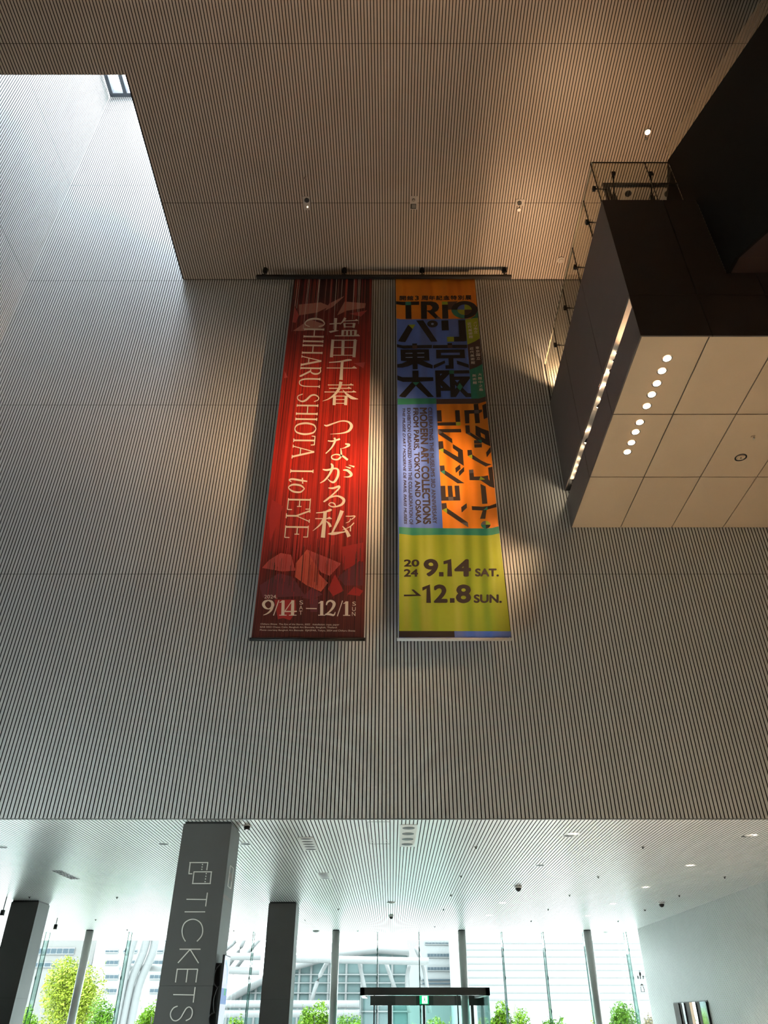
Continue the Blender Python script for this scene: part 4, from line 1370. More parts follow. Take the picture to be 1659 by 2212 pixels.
# ---------------------------------------------------------------- TICKETS pillar lettering, monitor
M_letter = mat('pale_silver_lettering', (0.80, 0.78, 0.72), 0.4)
M_infotext = mat('brown_lettering', (0.16, 0.10, 0.08), 0.5)
a = Art(plane_map(300, 1750, 4.788, 'y', TY, -0.002))
W = 11
P_ = lambda pts, sm=False: a.ribbon([(x, y, W) for x, y in pts], M_letter, 2, smooth=sm)
P_([(709, 853), (690, 996)]); P_([(492, 922), (702, 925)])
P_([(473, 1052), (686, 1052)])
P_([(482, 1358), (455, 1308), (447, 1240), (470, 1172), (525, 1134), (585, 1132), (638, 1168), (660, 1232), (648, 1300), (600, 1358)], True)
P_([(420, 1438), (638, 1438)]); P_([(530, 1440), (404, 1580)]); P_([(530, 1440), (618, 1583)])
P_([(392, 1645), (612, 1645)]); P_([(397, 1645), (378, 1782)]); P_([(505, 1645), (488, 1782)]); P_([(608, 1645), (589, 1782)])
P_([(582, 1830), (562, 1990)]); P_([(355, 1908), (574, 1912)])
P_([(401, 2027), (360, 2045), (331, 2088), (328, 2132), (350, 2170), (388, 2178), (430, 2150), (460, 2100), (490, 2052), (522, 2036), (548, 2060), (552, 2105), (532, 2152), (485, 2178)], True)
P_([(523, 542), (718, 542)]); P_([(713, 542), (702, 622)]); P_([(531, 542), (517, 660)]); P_([(513, 658), (552, 658)])
P_([(566, 638), (757, 638)]); P_([(750, 638), (737, 762)]); P_([(744, 759), (549, 759)]); P_([(556, 760), (570, 638)])
for x, y in ((658, 562), (654, 588), (651, 613), (697, 656), (693, 684), (689, 712), (685, 740)):
    P_([(x + 1, y - 6), (x - 1, y + 6)])
tag(a.mb.build('lettering', tick), 'silver lettering TICKETS running downwards under a ticket symbol', None)
TX = -2.415
a = Art(plane_map(300, 1750, 4.788, 'x', TX, 0.002))
Q_ = lambda pts: a.ribbon([(x, y, 6) for x, y in pts], M_letter, 2, smooth=False)
Q_([(947, 572), (979, 602)]); Q_([(979, 600), (951, 814)]); Q_([(951, 814), (920, 786)]); Q_([(920, 788), (947, 572)])
a.text('?', ((960, 640), (966, 735), (940, 765), (934, 650)), M_infotext, layer=2, bold=0.02)
a.text('INFORMATION', ((877, 866), (965, 932), (960, 972), (871, 908)), M_infotext, layer=2, bold=0.02)
tag(a.mb.build('information_sign', tick), 'boxed question mark and the word INFORMATION on the side face', None)

mx0 = -2.32
mon = thing('wall_monitor', 'tall flat monitor on the side of the TICKETS pillar with loose black cables', 'monitor', (mx0, 11.93, 1.95))
my0, my1, mz0, mz1 = 11.75, 12.17, 1.30, 2.345
mb = MB()
mb.box((mx0, my0, mz0), (mx0 + 0.03, my1, mz1), M_black)
mb.build('casing', mon)
m_lil = mat('screen_lilac', (0.62, 0.66, 0.80, 1), 0.3, emit=0.7, noise=0.02)
m_sb = mat('screen_blue', (0.12, 0.20, 0.45, 1), 0.3, emit=0.8, noise=0.1, nscale=20)
m_arc = mat('screen_pale_blue', (0.30, 0.42, 0.66, 1), 0.3, emit=0.8, noise=0.05)
m_sg = mat('screen_green', (0.03, 0.30, 0.16, 1), 0.3, emit=0.8, noise=0.05)
mb = MB()
xs = mx0 + 0.032
rect = lambda y0, y1, z0, z1, m, k=0: mb.face([(xs + k, y0, z0), (xs + k, y1, z0), (xs + k, y1, z1), (xs + k, y0, z1)], m)
rect(my0 + 0.01, my1 - 0.01, mz0 + 0.01, mz1 - 0.01, m_lil)
rect(my0 + 0.01, my1 - 0.01, 1.78, 1.96, m_sb, 0.001)
rect(my0 + 0.2, my0 + 0.32, 1.88, 1.96, m_sg, 0.002)
for k in range(10):
    t0, t1 = R(9 * k), R(9 * k + 9)
    pt = lambda t, r: (xs + 0.001, my0 + 0.06 + r * math.sin(t), 2.02 + r * 0.9 * math.cos(t))
    mb.face([pt(t0, 0.24), pt(t1, 0.24), pt(t1, 0.30), pt(t0, 0.30)], m_arc)
mb.build('screen', mon)
mb = MB()
mb.box((TX + 0.001, my0 + 0.08, 1.55), (mx0, my1 - 0.12, 2.25), M_blackmetal)
mb.build('wall_bracket', mon)
for k, pts in enumerate(([(mx0 - 0.01, my0 + 0.01, 2.24), (TX + 0.02, my0 + 0.0, 2.16), (TX + 0.02, my0 + 0.0, 2.02), (mx0 - 0.01, my0 + 0.01, 1.95)],
                         [(mx0 - 0.01, my0 + 0.01, 1.98), (mx0 - 0.05, my0, 1.85), (mx0 - 0.04, my0, 1.72), (mx0 - 0.012, my0 + 0.01, 1.68)],
                         [(mx0 - 0.01, my0 + 0.01, 1.70), (TX + 0.01, my0, 1.65), (TX + 0.02, my0, 1.57), (mx0 - 0.01, my0 + 0.01, 1.5)])):
    sp_ = smooth_path([tuple(p) for p in pts], 5)
    mb = MB(); mb.tube(sp_, 0.008, M_black, 6); mb.build('cable', mon)

# ---------------------------------------------------------------- low ceiling fittings
M_downring = mat('pale_ring', (0.66, 0.66, 0.64), 0.4)
M_darkin = mat('dark_recess', (0.03, 0.03, 0.03), 0.6)


def low(u, v):
    return on(u, v, 'z', ZL)


def vent(u0_, v0_, u1_, v1_, n, label, w=0.30):
    p, q = low(u0_, v0_), low(u1_, v1_)
    c = (p + q) / 2
    t = thing('slot_vent', label, 'air vent', (c.x, c.y, ZL), 'slotted vents in the low ceiling')
    mb = MB()
    ya, yb = min(p.y, q.y), max(p.y, q.y)
    mb.box((c.x - w / 2, ya, ZL - 0.008), (c.x + w / 2, yb, ZL - 0.001), M_white)
    mb.build('face_plate', t)
    for k in range(n):
        y = ya + (yb - ya) * (k + 0.5) / n
        mb = MB()
        r = (yb - ya) / n * 0.22
        pts = [(c.x + 0.36 * w * math.cos(s), y + r * math.sin(s), ZL - 0.0085) for s in [2 * math.pi * i / 16 for i in range(16)]]
        mb.prism(pts, (0, 0, -0.002), M_darkin)
        mb.build('slot', t)


vent(664, 1808, 669, 1836, 5, 'slotted vent plate on the low ceiling right of the TICKETS pillar top', 0.26)
vent(699, 1885, 702, 1898, 4, 'small slotted vent plate deeper in the low ceiling, toward the middle pillar', 0.26)
vent(882, 1781, 880, 1828, 4, 'long plate with four oval slots near the middle edge of the low ceiling', 0.27)
# line of slots far left
p, q = low(125, 1882), low(160, 1898)
t = thing('line_vent', 'row of dark dashes in the low ceiling between the left pillar and the TICKETS pillar', 'air vent', ((p.x + q.x) / 2, (p.y + q.y) / 2, ZL))
for k in range(6):
    c = p.lerp(q, k / 5)
    mb = MB(); mb.box((c.x - 0.10, c.y - 0.05, ZL - 0.006), (c.x + 0.10, c.y + 0.05, ZL - 0.001), M_darkin); mb.build('slot', t)
p, q = low(818, 1800), low(832, 1823)
t = thing('access_hatch', 'faint square access hatch in the low ceiling with four pale corner screws', 'hatch', ((p.x + q.x) / 2, (p.y + q.y) / 2, ZL))
xa, xb, ya, yb = low(799, 1823).x, low(844, 1823).x, low(820, 1823).y, low(820, 1775).y
ya, yb = min(ya, yb), max(ya, yb)
mb = MB()
for s in ((xa, ya, xb, ya + 0.012), (xa, yb - 0.012, xb, yb), (xa, ya, xa + 0.008, yb), (xb - 0.008, ya, xb, yb)):
    mb.box((s[0], s[1], ZL - 0.003), (s[2], s[3], ZL - 0.0005), M_trim)
mb.build('frame_line', t)
for x in (xa + 0.06, xb - 0.06):
    for y in (yb - 0.35, yb - 0.15):
        mb = MB(); mb.tube([(x, y, ZL), (x, y, ZL - 0.006)], 0.016, M_white, 10); mb.build('screw', t)
p, q = low(318, 1966), low(336, 1974)
mb = MB(); mb.box((p.x, p.y, ZL - 0.006), (q.x, q.y, ZL - 0.001), M_white)
tag(mb.build('cover_plate', loc=(p.x, p.y, ZL)), 'long white cover plate in the low ceiling left of the TICKETS pillar', 'plate')


def camera_ball(u, v, r, label):
    p = low(u, v)
    t = thing('dome_camera', label, 'camera', p)
    mb = MB(); mb.tube([(p.x, p.y, ZL), (p.x, p.y, ZL - 0.04)], r, M_white, 18); mb.build('base', t)
    mb = MB(); mb.dome((p.x, p.y, ZL - 0.04), r * 0.8, M_black, True, 16, 5, 1.1); mb.build('dome', t)


p = low(534, 1784)
t = thing('ceiling_camera', 'black round camera in the low ceiling right beside the TICKETS pillar', 'camera', p)
mb = MB(); mb.tube([(p.x, p.y, ZL), (p.x, p.y, ZL - 0.06)], 0.045, M_black, 18); mb.build('body', t)
mb = MB(); mb.disc((p.x, p.y, ZL - 0.061), (0, 0, -1), 0, 0.018, M_chrome, 14); mb.build('lens', t)
mb = MB(); mb.tube([(p.x, p.y, ZL), (p.x, p.y, ZL - 0.006)], 0.08, M_white, 20); mb.build('flange', t)
camera_ball(1119, 1914, 0.085, 'dark dome camera in the low ceiling right of centre')
camera_ball(1428, 1949, 0.085, 'dark dome camera in the low ceiling near the right slatted wall')
camera_ball(845, 1977, 0.07, 'small dome camera in the centre of the low ceiling beyond the white ring')
p = low(845, 1949)
t = thing('ring_detector', 'white ring detector in the centre line of the low ceiling', 'detector', p)
mb = MB(); mb.disc((p.x, p.y, ZL - 0.02), (0, 0, -1), 0.06, 0.11, M_white, 24); mb.tube([(p.x, p.y, ZL), (p.x, p.y, ZL - 0.02)], 0.11, M_white, 24, False); mb.build('ring', t)
for u, v, lab in ((1310, 2013, 'white dome detector in the low ceiling right of the rightmost round column'), (683, 2010, 'grey dome detector in the low ceiling left of the column by the middle pillar')):
    p = low(u, v)
    t = thing('dome_detector', lab, 'detector', p)
    mb = MB(); mb.dome((p.x, p.y, ZL), 0.12, M_white if u > 1000 else M_trim, True, 16, 4, 0.6); mb.build('dome', t)


def downlight(u, v, lit, label, r=0.085):
    p = low(u, v)
    t = thing('ceiling_downlight', label, 'downlight', p, 'round downlights in the low ceiling')
    mb = MB(); mb.disc((p.x, p.y, ZL - 0.003), (0, 0, -1), r, r + 0.03, M_downring, 24); mb.build('trim_ring', t)
    mb = MB(); mb.disc((p.x, p.y, ZL - 0.0025), (0, 0, -1), 0, r, M_lens_dim if lit else M_darkin, 24); mb.build('lens', t)
    if lit and v < 1930:
        lamp('SPOT', (p.x, p.y, ZL - 0.03), POW_LOBBY, (p.x, p.y, 0), 0.08, (1, 0.86, 0.70), 110, 0.7, t)


downlight(353, 1823, 0, 'unlit downlight in the low ceiling just left of the TICKETS pillar')
downlight(5, 1830, 0, 'unlit downlight at the far left edge of the low ceiling')
downlight(531, 1823, 0, 'pale downlight just right of the TICKETS pillar below the black camera')
downlight(1229, 1805, 0, 'unlit half of the pair of downlights right of centre near the hanging wall')
downlight(1238, 1801, 1, 'lit half of the pair of downlights right of centre near the hanging wall')
downlight(1167, 1869, 0, 'unlit downlight right of centre, second row from the hanging wall')
downlight(1624, 1804, 1, 'warm lit downlight at the far right, nearest the hanging wall')
downlight(1612, 1806, 0, 'unlit downlight touching the warm lit one at far right')
downlight(1491, 1869, 1, 'warm lit downlight right, second in the line toward the glass')
downlight(1395, 1916, 1, 'warm lit downlight right, third in the line toward the glass')
downlight(1324, 1952, 1, 'lit downlight in front of the rightmost round column, nearer the viewer')
downlight(1270, 1978, 1, 'lit downlight right at the head of the rightmost round column')
downlight(1085, 1950, 1, 'pale lit downlight right of the column behind the vestibule, nearer the viewer')
downlight(1057, 1977, 1, 'pale lit downlight right of the column behind the vestibule, nearer the glass')
downlight(1221, 2013, 1, 'pale downlight close to the glass left of the rightmost round column')
downlight(229, 2008, 1, 'pale downlight close to the glass right of the far left round column')

spr = [(1388, 1829, 'right of centre, nearest the hanging wall'), (1292, 1893, 'right of centre, second of its line from the hanging wall'), (1230, 1933, 'right of centre, third of its line from the hanging wall'),
       (1184, 1964, 'right of centre, fourth of its line from the hanging wall'), (1147, 1989, 'right of centre, last of its line before the glass'),
       (1565, 1894, 'far right, nearest the slatted lobby wall'), (1467, 1934, 'far right, above the second camera'), (1393, 1965, 'far right, left of the second camera'), (1335, 1989, 'far right, closest to the rightmost column'),
       (1028, 1829, 'centre right, nearest the hanging wall'), (996, 1892, 'centre right, second of its line'), (974, 1933, 'centre right, third of its line'), (958, 1964, 'centre right, fourth of its line'), (939, 2001, 'centre right, close to the glass'),
       (659, 1987, 'right of the middle square pillar'), (773, 2010, 'right of the column by the middle pillar, close to the glass'), (731, 1963, 'above the column by the middle pillar'),
       (253, 1938, 'between the left pillar and the TICKETS pillar, nearer the viewer'), (207, 1986, 'between the left pillar and the TICKETS pillar, nearer the glass'), (275, 2008, 'left of the TICKETS pillar, close to the glass'),
       (64, 1937, 'just in front of the left square pillar'), (505, 2010, 'right edge of the TICKETS pillar, close to the glass')]
proto = None
for u, v, where in spr:
    p = low(u, v)
    lab = 'tiny low ceiling sprinkler, ' + where
    if proto is None:
        proto = thing('sprinkler_head', lab, 'sprinkler', p, 'sprinklers in the low ceiling')
        mb = MB(); mb.tube([(p.x, p.y, ZL), (p.x, p.y, ZL - 0.008)], 0.032, M_trim, 14); mb.build('plate', proto)
        mb = MB(); mb.tube([(p.x, p.y, ZL - 0.008), (p.x, p.y, ZL - 0.035)], 0.014, M_darkin, 8); mb.build('nozzle', proto)
    else:
        copy_thing(proto, p, lab)
for u, v0_, v1_, y, lab in ((7, 1951, 1978, 20.0, 'black pendant spotlight hanging at the far left edge'), (121, 1983, 2008, 24.5, 'black pendant spotlight hanging right of the left square pillar')):
    p, q = on(u, (v0_ * 0.45 + v1_ * 0.55), 'y', y), on(u, v1_, 'y', y)
    t = thing('pendant_spotlight', lab, 'pendant', (p.x, y, ZL))
    mb = MB(); mb.tube([(p.x, y, ZL), (p.x, y, p.z)], 0.012, M_black, 8); mb.build('rod', t)
    mb = MB(); mb.tube([(p.x, y, p.z), (p.x, y, q.z)], 0.05, M_black, 16); mb.build('shade', t)
    mb = MB(); mb.disc((p.x, y, q.z - 0.001), (0, 0, -1), 0, 0.042, M_lens_dim, 16); mb.build('lens', t)

# ---------------------------------------------------------------- entrance vestibule
VY = 25.0
vx0, vx1 = on(778, 2140, 'y', VY).x, on(1058, 2140, 'y', VY).x
vz1, vz0 = on(900, 2133, 'y', VY).z, on(900, 2150, 'y', VY).z
ves = thing('entrance_vestibule', 'glass entrance vestibule with a dark flat header projecting from the glass front', 'vestibule', ((vx0 + vx1) / 2, VY, 0))
M_head = mat('dark_header_metal', (0.045, 0.042, 0.04), 0.35, 0.3)
G_ves = glass('vestibule_glass', (0.72, 0.92, 0.88), 0.8)
mb = MB()
mb.box((vx0, VY, vz0), (vx1, VY + 0.25, vz1), M_head)
mb.box((vx0, VY, vz0), (vx0 + 0.12, GLASS_Y - 0.4, vz1), M_head)
mb.box((vx1 - 0.12, VY, vz0), (vx1, GLASS_Y - 0.4, vz1), M_head)
mb.build('header', ves)
mb = MB()
mb.box((vx0 + 0.12, VY + 0.25, vz1 - 0.03), (vx1 - 0.12, 27.85, vz1 - 0.015), G_ves)
mb.build('roof_glass', ves)
for x in (vx0 + 0.03, vx1 - 0.045):
    mb = MB()
    mb.box((x, VY + 0.02, 0), (x + 0.015, GLASS_Y - 0.4, vz0), G_ves)
    mb.build('side_glass', ves)
ty = 28.5
tx0, tx1 = on(800, 2160, 'y', ty).x, on(1045, 2160, 'y', ty).x
tz1, tz0 = on(900, 2149, 'y', ty).z, on(900, 2172, 'y', ty).z
mb = MB()
mb.box((tx0, ty, tz0), (tx1, ty + 0.14, tz1), M_head)
M_tp = mat('grey_transom_panel', (0.11, 0.10, 0.095), 0.35, 0.3)
for u0_, u1_ in ((854, 899), (936, 982)):
    mb.box((on(u0_, 2160, 'y', ty).x, ty - 0.006, tz0 + 0.01), (on(u1_, 2160, 'y', ty).x, ty, tz1 - 0.01), M_tp)
mb.build('transom', ves)
for u, w in ((842, 0.13), (916, 0.07), (1021, 0.09)):
    x = on(u, 2190, 'y', ty).x
    mb = MB(); mb.box((x - w / 2, ty + 0.02, 0), (x + w / 2, ty + 0.1, tz0), M_head); mb.build('door_post', ves)
for u0_, u1_ in ((848, 912), (920, 1016)):
    mb = MB(); mb.box((on(u0_, 2190, 'y', ty).x, ty + 0.05, 0.02), (on(u1_, 2190, 'y', ty).x, ty + 0.065, tz0), G_ves); mb.build('door_leaf', ves)
for u in (808, 990):
    x = on(u, 2190, 'y', VY).x
    mb = MB(); mb.box((x - 0.018, VY + 0.05, 0), (x + 0.018, VY + 0.09, vz0), M_head); mb.build('front_stile', ves)
ex0, ex1 = on(906.5, 2160, 'y', 28.4), on(926, 2160, 'y', 28.4)
ez1, ez0 = on(916, 2150.5, 'y', 28.4).z, on(916, 2169, 'y', 28.4).z
ext = thing('exit_sign', 'lit green and white running figure exit sign over the entrance doors', 'exit sign', ((ex0.x + ex1.x) / 2, 28.44, ez0))
M_exg = mat('exit_green', (0.0, 0.42, 0.16, 1), 0.4, emit=1.0, noise=0.0)
M_exw = mat('exit_white', (0.85, 0.95, 0.88, 1), 0.4, emit=1.4, noise=0.0)
mb = MB(); mb.box((ex0.x, 28.4, ez0), (ex1.x, 28.485, ez1), M_exg); mb.build('casing', ext)
wd, hg = ex1.x - ex0.x, ez1 - ez0
mb = MB(); mb.box((ex0.x + wd * 0.26, 28.396, ez0 + hg * 0.06), (ex0.x + wd * 0.86, 28.4, ez1 - hg * 0.06), M_exw); mb.build('lit_panel', ext)
a = Art(lambda x, y, l=1: Vector((ex0.x + wd * x, 28.394, ez0 + hg * y)))
a.ellipse(0.55, 0.74, 0.055, 0.06, M_exg)
for pts in ([(0.54, .66, .10), (0.55, .45, .10)], [(.55, .46, .06), (.66, .30, .06), (.64, .16, .05)], [(.54, .46, .06), (.45, .34, .05), (.36, .32, .05)], [(.53, .64, .05), (.42, .54, .04)], [(.57, .63, .05), (.68, .52, .04)]):
    a.ribbon(pts, M_exg, 1, smooth=False)
a.mb.build('running_figure', ext)

# ---------------------------------------------------------------- right lobby wall details
ry0, ry1 = 22.55, 25.25
rz1 = 2.02
rec = thing('panelled_recess', 'opening of dark, orange and mirrored upright panels low in the right lobby wall', 'wall panel', (RW_X, (ry0 + ry1) / 2, 0))
mb = MB()
mb.box((RW_X - 0.02, ry0, 0), (RW_X + 0.02, ry1, rz1), M_black)
mb.build('backing', rec)
M_mir = mat('bright_mirror', (0.86, 0.87, 0.86), 0.06, 1.0, noise=0.02)
M_dkp = mat('dark_brown_panel', (0.035, 0.025, 0.021), 0.6, spec=0.1)
M_org = mat('orange_wood_panel', (0.58, 0.27, 0.09), 0.5, noise=0.15, nscale=10)
bands = [(0.0, 0.17, M_dkp), (0.17, 0.20, M_mir), (0.20, 0.255, M_dkp), (0.255, 0.37, M_mir), (0.37, 0.50, M_dkp), (0.50, 0.59, M_org), (0.59, 0.71, M_mir), (0.71, 0.80, M_dkp), (0.80, 1.0, M_mir)]
for s, e_, m_ in bands:
    mb = MB()
    tilt = 0.03 if m_ is M_mir else 0.0
    ya, yb = ry1 - (ry1 - ry0) * e_, ry1 - (ry1 - ry0) * s
    mb.prism([(RW_X - 0.03 - tilt, ya + 0.01, 0.02), (RW_X - 0.03, yb - 0.01, 0.02), (RW_X - 0.03, yb - 0.01, rz1 - 0.02), (RW_X - 0.03 - tilt, ya + 0.01, rz1 - 0.02)], (0.012, 0, 0), m_)
    mb.build('mirror_panel' if m_ is M_mir else 'orange_panel' if m_ is M_org else 'dark_panel', rec)
M_sign = mat('dark_sign_grey', (0.06, 0.055, 0.05), 0.5)
SY = 27.52
sm = plane_map(1340, 2080, 7.54, 'y', SY, -0.0)


def cutout(polys, name, label, discs=()):
    c = sm(330, 200)
    t = thing(name, label, 'sign', (c.x, SY, c.z))
    mb = MB()
    for pts in polys:
        mb.prism([sm(x, y) for x, y in pts], (0, 0.02, 0), M_sign)
    for x, y, r in discs:
        mb.prism([sm(x + r * math.cos(2 * math.pi * i / 12), y + r * math.sin(2 * math.pi * i / 12)) for i in range(12)], (0, 0.02, 0), M_sign)
    mb.build('figures', t)
    mb = MB()
    return t


t = cutout([[(304, 150), (333, 152), (340, 205), (332, 210), (338, 262), (322, 264), (318, 210), (310, 205)], [(276, 210), (290, 206), (300, 240), (294, 245), (298, 264), (288, 264), (284, 244), (278, 238)], [(356, 208), (386, 212), (378, 236), (382, 262), (370, 264), (368, 236)]],
           'toilet_sign', 'dark cutout of three figures projecting from the end of the right lobby wall', [(312, 134, 8), (280, 188, 6), (364, 188, 6)])
mb = MB(); mb.tube([(sm(386, 222).x, SY + 0.01, sm(386, 222).z), (RW_X, SY + 0.01, sm(386, 222).z)], 0.004, M_sign, 6); mb.build('bracket', t)
t = cutout([[(322, 370), (348, 334), (378, 366)], [(326, 388), (382, 386), (384, 393), (327, 395)], [(376, 386), (383, 386), (398, 474), (390, 474)], [(342, 478), (341, 470), (397, 467), (398, 474)], [(326, 388), (333, 388), (349, 477), (342, 478)],
            [(338, 410), (352, 410), (352, 414), (338, 414)], [(342, 430), (354, 430), (355, 434), (342, 434)], [(344, 450), (356, 450), (357, 454), (345, 454)]],
           'locker_sign', 'dark cutout of a small outlined box and hanger below the three figure sign')
mb = MB(); mb.tube([(sm(392, 430).x, SY + 0.01, sm(392, 430).z), (RW_X, SY + 0.01, sm(392, 430).z)], 0.004, M_sign, 6); mb.build('bracket', t)

# ---------------------------------------------------------------- outdoors
M_pave = mat('pale_paving', (0.52, 0.52, 0.51), 0.8, noise=0.1, nscale=0.5)
mb = MB()
mb.box((-90, 32, -0.25), (90, 160, -0.02), M_pave)
mb.box((-60, YB - 20, -0.25), (XL - 0.26, D, -0.02), M_pave)
structure(mb.build('trim_2'), 'pale paved ground outside the glass front')

M_bwhite = mat('white_building_wall', (0.044, 0.0465, 0.048), 0.8, noise=0.04, nscale=0.3)
M_bgrey = mat('beige_grey_building_wall', (0.025, 0.0235, 0.0225), 0.8, noise=0.05, nscale=0.3)
M_bwin = mat('blue_grey_window', (0.014, 0.0195, 0.024), 0.6, spec=0.05)
M_bteal = mat('pale_teal_glazing', (0.028, 0.040, 0.041), 0.6, spec=0.05)
M_tube = mat('white_steel_tube', (0.046, 0.047, 0.048), 0.6, spec=0.1)
M_joint = mat('pale_grey_joint', (0.035, 0.037, 0.038), 0.8)


def building(name, label, Y, u0_, u1_, vtop, m, wins, depth=12, foot=0.0):
    a0, a1 = on(u0_, 2120, 'y', Y).x, on(u1_, 2120, 'y', Y).x
    zt = on(845, vtop, 'y', Y).z
    t = thing(name, label, 'building', ((a0 + a1) / 2, Y + depth / 2, 0))
    mb = MB(); mb.box((a0, Y, -0.02), (a1, Y + depth, zt), m); mb.build('wall', t)
    for (wu0, wv0, wu1, wv1, n) in wins:
        p, q = on(wu0, wv0, 'y', Y), on(wu1, wv1, 'y', Y)
        mb = MB()
        mb.box((p.x, Y - 0.08, q.z), (q.x, Y - 0.005, p.z), M_joint)
        w = mb.build('window', t)
        mb = MB()
        for k in range(n):
            xa_, xb_ = p.x + (q.x - p.x) * (k + 0.06) / n, p.x + (q.x - p.x) * (k + 0.94) / n
            mb.box((xa_, Y - 0.1, q.z + 0.08), (xb_, Y - 0.08, p.z - 0.08), M_bwin)
        mb.build('pane', w)
    return t


building('office_building', 'grey beige building with window bands behind the left tree', 75, 40, 190, 2012, M_bgrey, [(86, 2047, 160, 2062, 6), (70, 2078, 165, 2090, 7)])
wl = []
for v0_, v1_ in ((2051, 2059), (2073, 2085), (2104, 2116), (2134, 2146)):
    for u0_, u1_ in ((229, 255), (268, 296), (325, 352)):
        wl.append((u0_, v0_, u1_, v1_, 3))
building('apartment_building', 'white building with rows of small square windows left of the TICKETS pillar', 70, 192, 372, 2005, M_bwhite, wl)
building('office_building', 'white office block with long ribbon windows above the vestibule', 73, 880, 992, 2003, M_bwhite,
         [(918, 2034, 983, 2041, 9), (923, 2058, 984, 2069, 9), (923, 2087, 985, 2098, 9), (908, 2116, 986, 2117.5, 1), (908, 2124, 986, 2125.5, 1)])
t = building('museum_hall', 'huge blank white walled building filling the right of the view outside', 60, 998, 1500, 1990, M_bwhite, [])
for v_ in (2038, 2052, 2067, 2082, 2096, 2112, 2128, 2145, 2160):
    p, q = on(998, v_, 'y', 60), on(1500, v_, 'y', 60)
    mb = MB(); mb.box((p.x, 59.97, p.z), (q.x, 60.0, p.z + 0.05), M_joint); mb.build('wall_joint', t)

# glazed hall with white steel tubes
GY = 52.0
gh = thing('glazed_hall', 'glazed hall with a curved roof and white steel tubes beyond the glass front', 'building', (-3, GY, 0))
cc = plane_map(500, 1740, 2.765, 'y', GY, 0)
roof = [(-200, 1290), (0, 1150), (200, 1040), (385, 960), (640, 890), (870, 862), (1058, 875)]
mb = MB()
mb.prism([cc(x, y) for x, y in roof] + [cc(1062, 1460), cc(-260, 1460)], (0, 9, 0), M_bteal)
mb.build('glazing', gh)
mb = MB()
for x in (-120, -20, 60, 150, 240, 330, 410, 480, 585, 690, 780, 875, 960, 1055):
    ytop = next(y0_ + (y1_ - y0_) * (x - x0_) / (x1_ - x0_) for (x0_, y0_), (x1_, y1_) in zip(roof, roof[1:]) if x0_ <= x <= x1_)
    p, q = cc(x, ytop), cc(x, 1300)
    mb.box((p.x - 0.06, GY - 0.1, 0), (p.x + 0.06, GY - 0.02, p.z), M_tube)
for y, xa_, xb_ in ((1010, 300, 1062), (1060, 160, 1062), (1120, 60, 1062), (1230, -150, 1062)):
    p, q = cc(xa_, y), cc(xb_, y)
    mb.box((p.x, GY - 0.12, p.z - 0.03), (q.x, GY - 0.03, p.z + 0.03), M_joint)
mb.build('mullion_grid', gh)
mb = MB()
mb.tube([cc(x, y) + Vector((0, -0.3, 0)) for x, y in roof], 0.22, M_tube, 10)
mb.build('roof_edge', gh)


def tubes(lst, name, r):
    for pts in lst:
        mb = MB()
        mb.tube([cc(x, y) + Vector((0, -dy, 0)) for x, y, dy in smooth_path([(float(x), float(y), float(dy)) for x, y, dy in pts], 4)], r, M_tube, 10)
        mb.build(name, gh)


tubes([[(388, 926, 1.5), (800, 934, 1.5), (1172, 942, 1.5)], [(-620, 975, 1.5), (-200, 985, 1.5), (190, 1000, 1.5)], [(-40, 1190, 1.5), (300, 1190, 1.5), (770, 1190, 1.5)], [(-100, 1245, 1.5), (300, 1243, 1.5), (770, 1240, 1.5)], [(-40, 915, 1.6), (200, 915, 1.6)]], 'horizontal_tube', 0.20)
tubes([[(-560, 1420, 2), (-500, 1100, 2), (-420, 900, 2), (-400, 790, 2)], [(-600, 1380, 2.2), (-540, 1080, 2.2), (-470, 900, 2.2), (-440, 780, 2.2)], [(-640, 1420, 2.5), (-560, 1000, 2.5), (-505, 800, 2.5)]], 'leaning_tube', 0.24)
tubes([[(-420, 1300, 1), (-300, 950, 1), (-380, 790, 1)], [(-30, 1000, 1), (60, 880, 1), (100, 790, 1)], [(20, 1010, 1), (120, 880, 1), (190, 800, 1)], [(-60, 900, 1), (40, 820, 1), (20, 780, 1)], [(470, 1240, 1), (520, 1060, 1), (580, 940, 1)],
       [(1060, 1240, 1), (1045, 1060, 1), (1060, 960, 1)], [(1180, 1240, 1), (1150, 1000, 1), (1095, 850, 1)], [(800, 1100, 1), (770, 960, 1), (770, 940, 1)], [(980, 1110, 1), (925, 950, 1)]], 'branch_tube', 0.12)


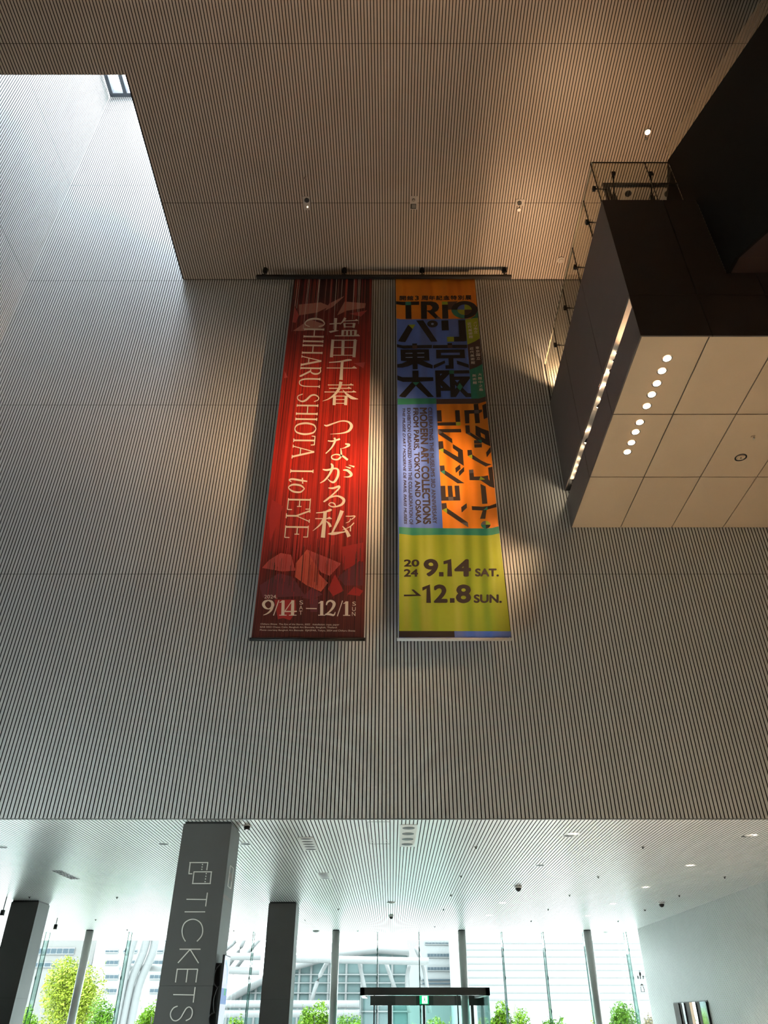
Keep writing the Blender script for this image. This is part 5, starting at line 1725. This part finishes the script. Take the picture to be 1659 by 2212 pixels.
def foliage(name, label, u, vtop, wpx, Y, col, seed, n=1500, leaf=0.10, twig=False, trunk=True):
    random.seed(seed)
    c = on(u, 2180, 'y', Y)
    zt = on(u, vtop, 'y', Y).z
    w = on(u + wpx / 2, 2180, 'y', Y).x - c.x
    t = thing(name, label, 'shrub' if name == 'shrub' else 'tree', (c.x, Y, -0.02), 'plants outside the glass front')
    m = mat('leaf_' + col, {'lime': (0.052, 0.105, 0.0025), 'green': (0.033, 0.078, 0.0025), 'yellow': (0.085, 0.108, 0.007), 'rust': (0.055, 0.040, 0.014)}[col], 0.7, spec=0.1, noise=0.35, nscale=2.5)
    bark = mat('bark', (0.02, 0.015, 0.011), 0.9)
    mb = MB()
    blobs = [(random.uniform(-0.55, 0.55) * w, random.uniform(-0.5, 0.5) * w, random.uniform(0.25, 0.75) * zt, random.uniform(0.3, 0.55)) for _ in range(9)]
    blobs.append((0, 0, zt * 0.72, 0.45))
    for k in range(n):
        bx, by, bz, br = random.choice(blobs)
        d = Vector((random.gauss(0, 1), random.gauss(0, 1), random.gauss(0, 1))).normalized() * (random.random() ** 0.4)
        p = Vector((c.x + bx + d.x * br * w, Y + by + d.y * br * w, max(0.05, min(bz + d.z * br * zt * 0.62, zt))))
        ax = Vector((random.gauss(0, 1), random.gauss(0, 1), random.gauss(0, 0.7))).normalized()
        sd = ax.cross(Vector((random.random(), random.random(), random.random()))).normalized()
        l = leaf * random.uniform(0.7, 1.5)
        mb.face([p - ax * l, p + sd * l * 0.35, p + ax * l, p - sd * l * 0.35], m)
    for k in range(18 if not twig else 40):     # upright sprigs breaking the outline
        bx = random.uniform(-0.8, 0.8) * w
        z0_ = zt * random.uniform(0.4, 0.8)
        top_ = Vector((c.x + bx + random.uniform(-0.15, 0.15), Y + random.uniform(-0.4, 0.4) * w, z0_ + zt * random.uniform(0.1, 0.26)))
        base = Vector((c.x + bx * 0.8, Y, z0_))
        mb.tube([base, top_], [0.008, 0.003], m, 4, False)
        for j in range(10):
            p = base.lerp(top_, j / 9)
            s = Vector((random.uniform(-1, 1), random.uniform(-1, 1), 0.5)).normalized()
            l = leaf * 0.8
            sd = s.cross(Vector((0, 0, 1))).normalized()
            mb.face([p, p + s * l + sd * l * 0.3, p + s * l * 2, p + s * l - sd * l * 0.3], m)
    mb.build('foliage', t)
    if trunk:
        mb = MB()
        for k in range(4):
            a_ = k * 1.6 + seed
            mb.tube([(c.x, Y, -0.02), (c.x + 0.2 * w * math.cos(a_), Y + 0.2 * w * math.sin(a_), zt * 0.4), (c.x + 0.45 * w * math.cos(a_), Y + 0.4 * w * math.sin(a_), zt * 0.75)], [0.06, 0.04, 0.015], bark, 6)
        mb.build('trunk', t)


foliage('tree', 'broad yellow green tree outside between the left pillar and the TICKETS pillar', 150, 2066, 170, 38, 'yellow', 3, 15000, 0.065)
foliage('shrub', 'bright green shrub outside left of the far left round column', 66, 2168, 50, 35, 'lime', 4, 1980, 0.055)
foliage('shrub', 'low green shrub outside right of the far left round column', 222, 2155, 70, 36, 'green', 5, 3300, 0.055)
foliage('shrub', 'bright lime shrub with reddish tips outside just left of the TICKETS pillar', 340, 2158, 100, 34, 'lime', 6, 5720, 0.055)
foliage('shrub', 'low lime shrub outside between the monitor and the middle pillar', 520, 2190, 60, 34, 'lime', 8, 1980, 0.055)
foliage('shrub', 'tall lime shrub outside left of the column by the middle pillar', 690, 2158, 100, 34, 'lime', 9, 5720, 0.055)
foliage('shrub', 'low green shrub outside left of the vestibule', 757, 2186, 66, 36.4, 'green', 10, 3300, 0.055)
foliage('shrub', 'low yellow shrub outside seen through the entrance doors', 940, 2196, 110, 36, 'yellow', 11, 3300, 0.055)
foliage('shrub', 'tall lime shrub outside right of the vestibule', 1085, 2158, 85, 33.5, 'lime', 12, 5720, 0.055)
foliage('shrub', 'lower lime shrub outside, second to the right of the vestibule', 1124, 2176, 50, 35.8, 'lime', 13, 2420, 0.055)
foliage('shrub', 'small green shrub outside left of the rightmost round column', 1192, 2196, 66, 34.6, 'green', 14, 2420, 0.055)
foliage('shrub', 'small yellow shrub outside at the foot of the rightmost round column', 1276, 2199, 44, 35.4, 'yellow', 15, 1320, 0.055)
foliage('shrub', 'tall sprigged green shrub outside right of the rightmost round column', 1345, 2164, 80, 33.5, 'green', 16, 4400, 0.055, twig=True)
foliage('shrub', 'thin twiggy rust shrub outside against the end of the right lobby wall', 1398, 2182, 36, 35.2, 'rust', 17, 550, 0.055, twig=True)
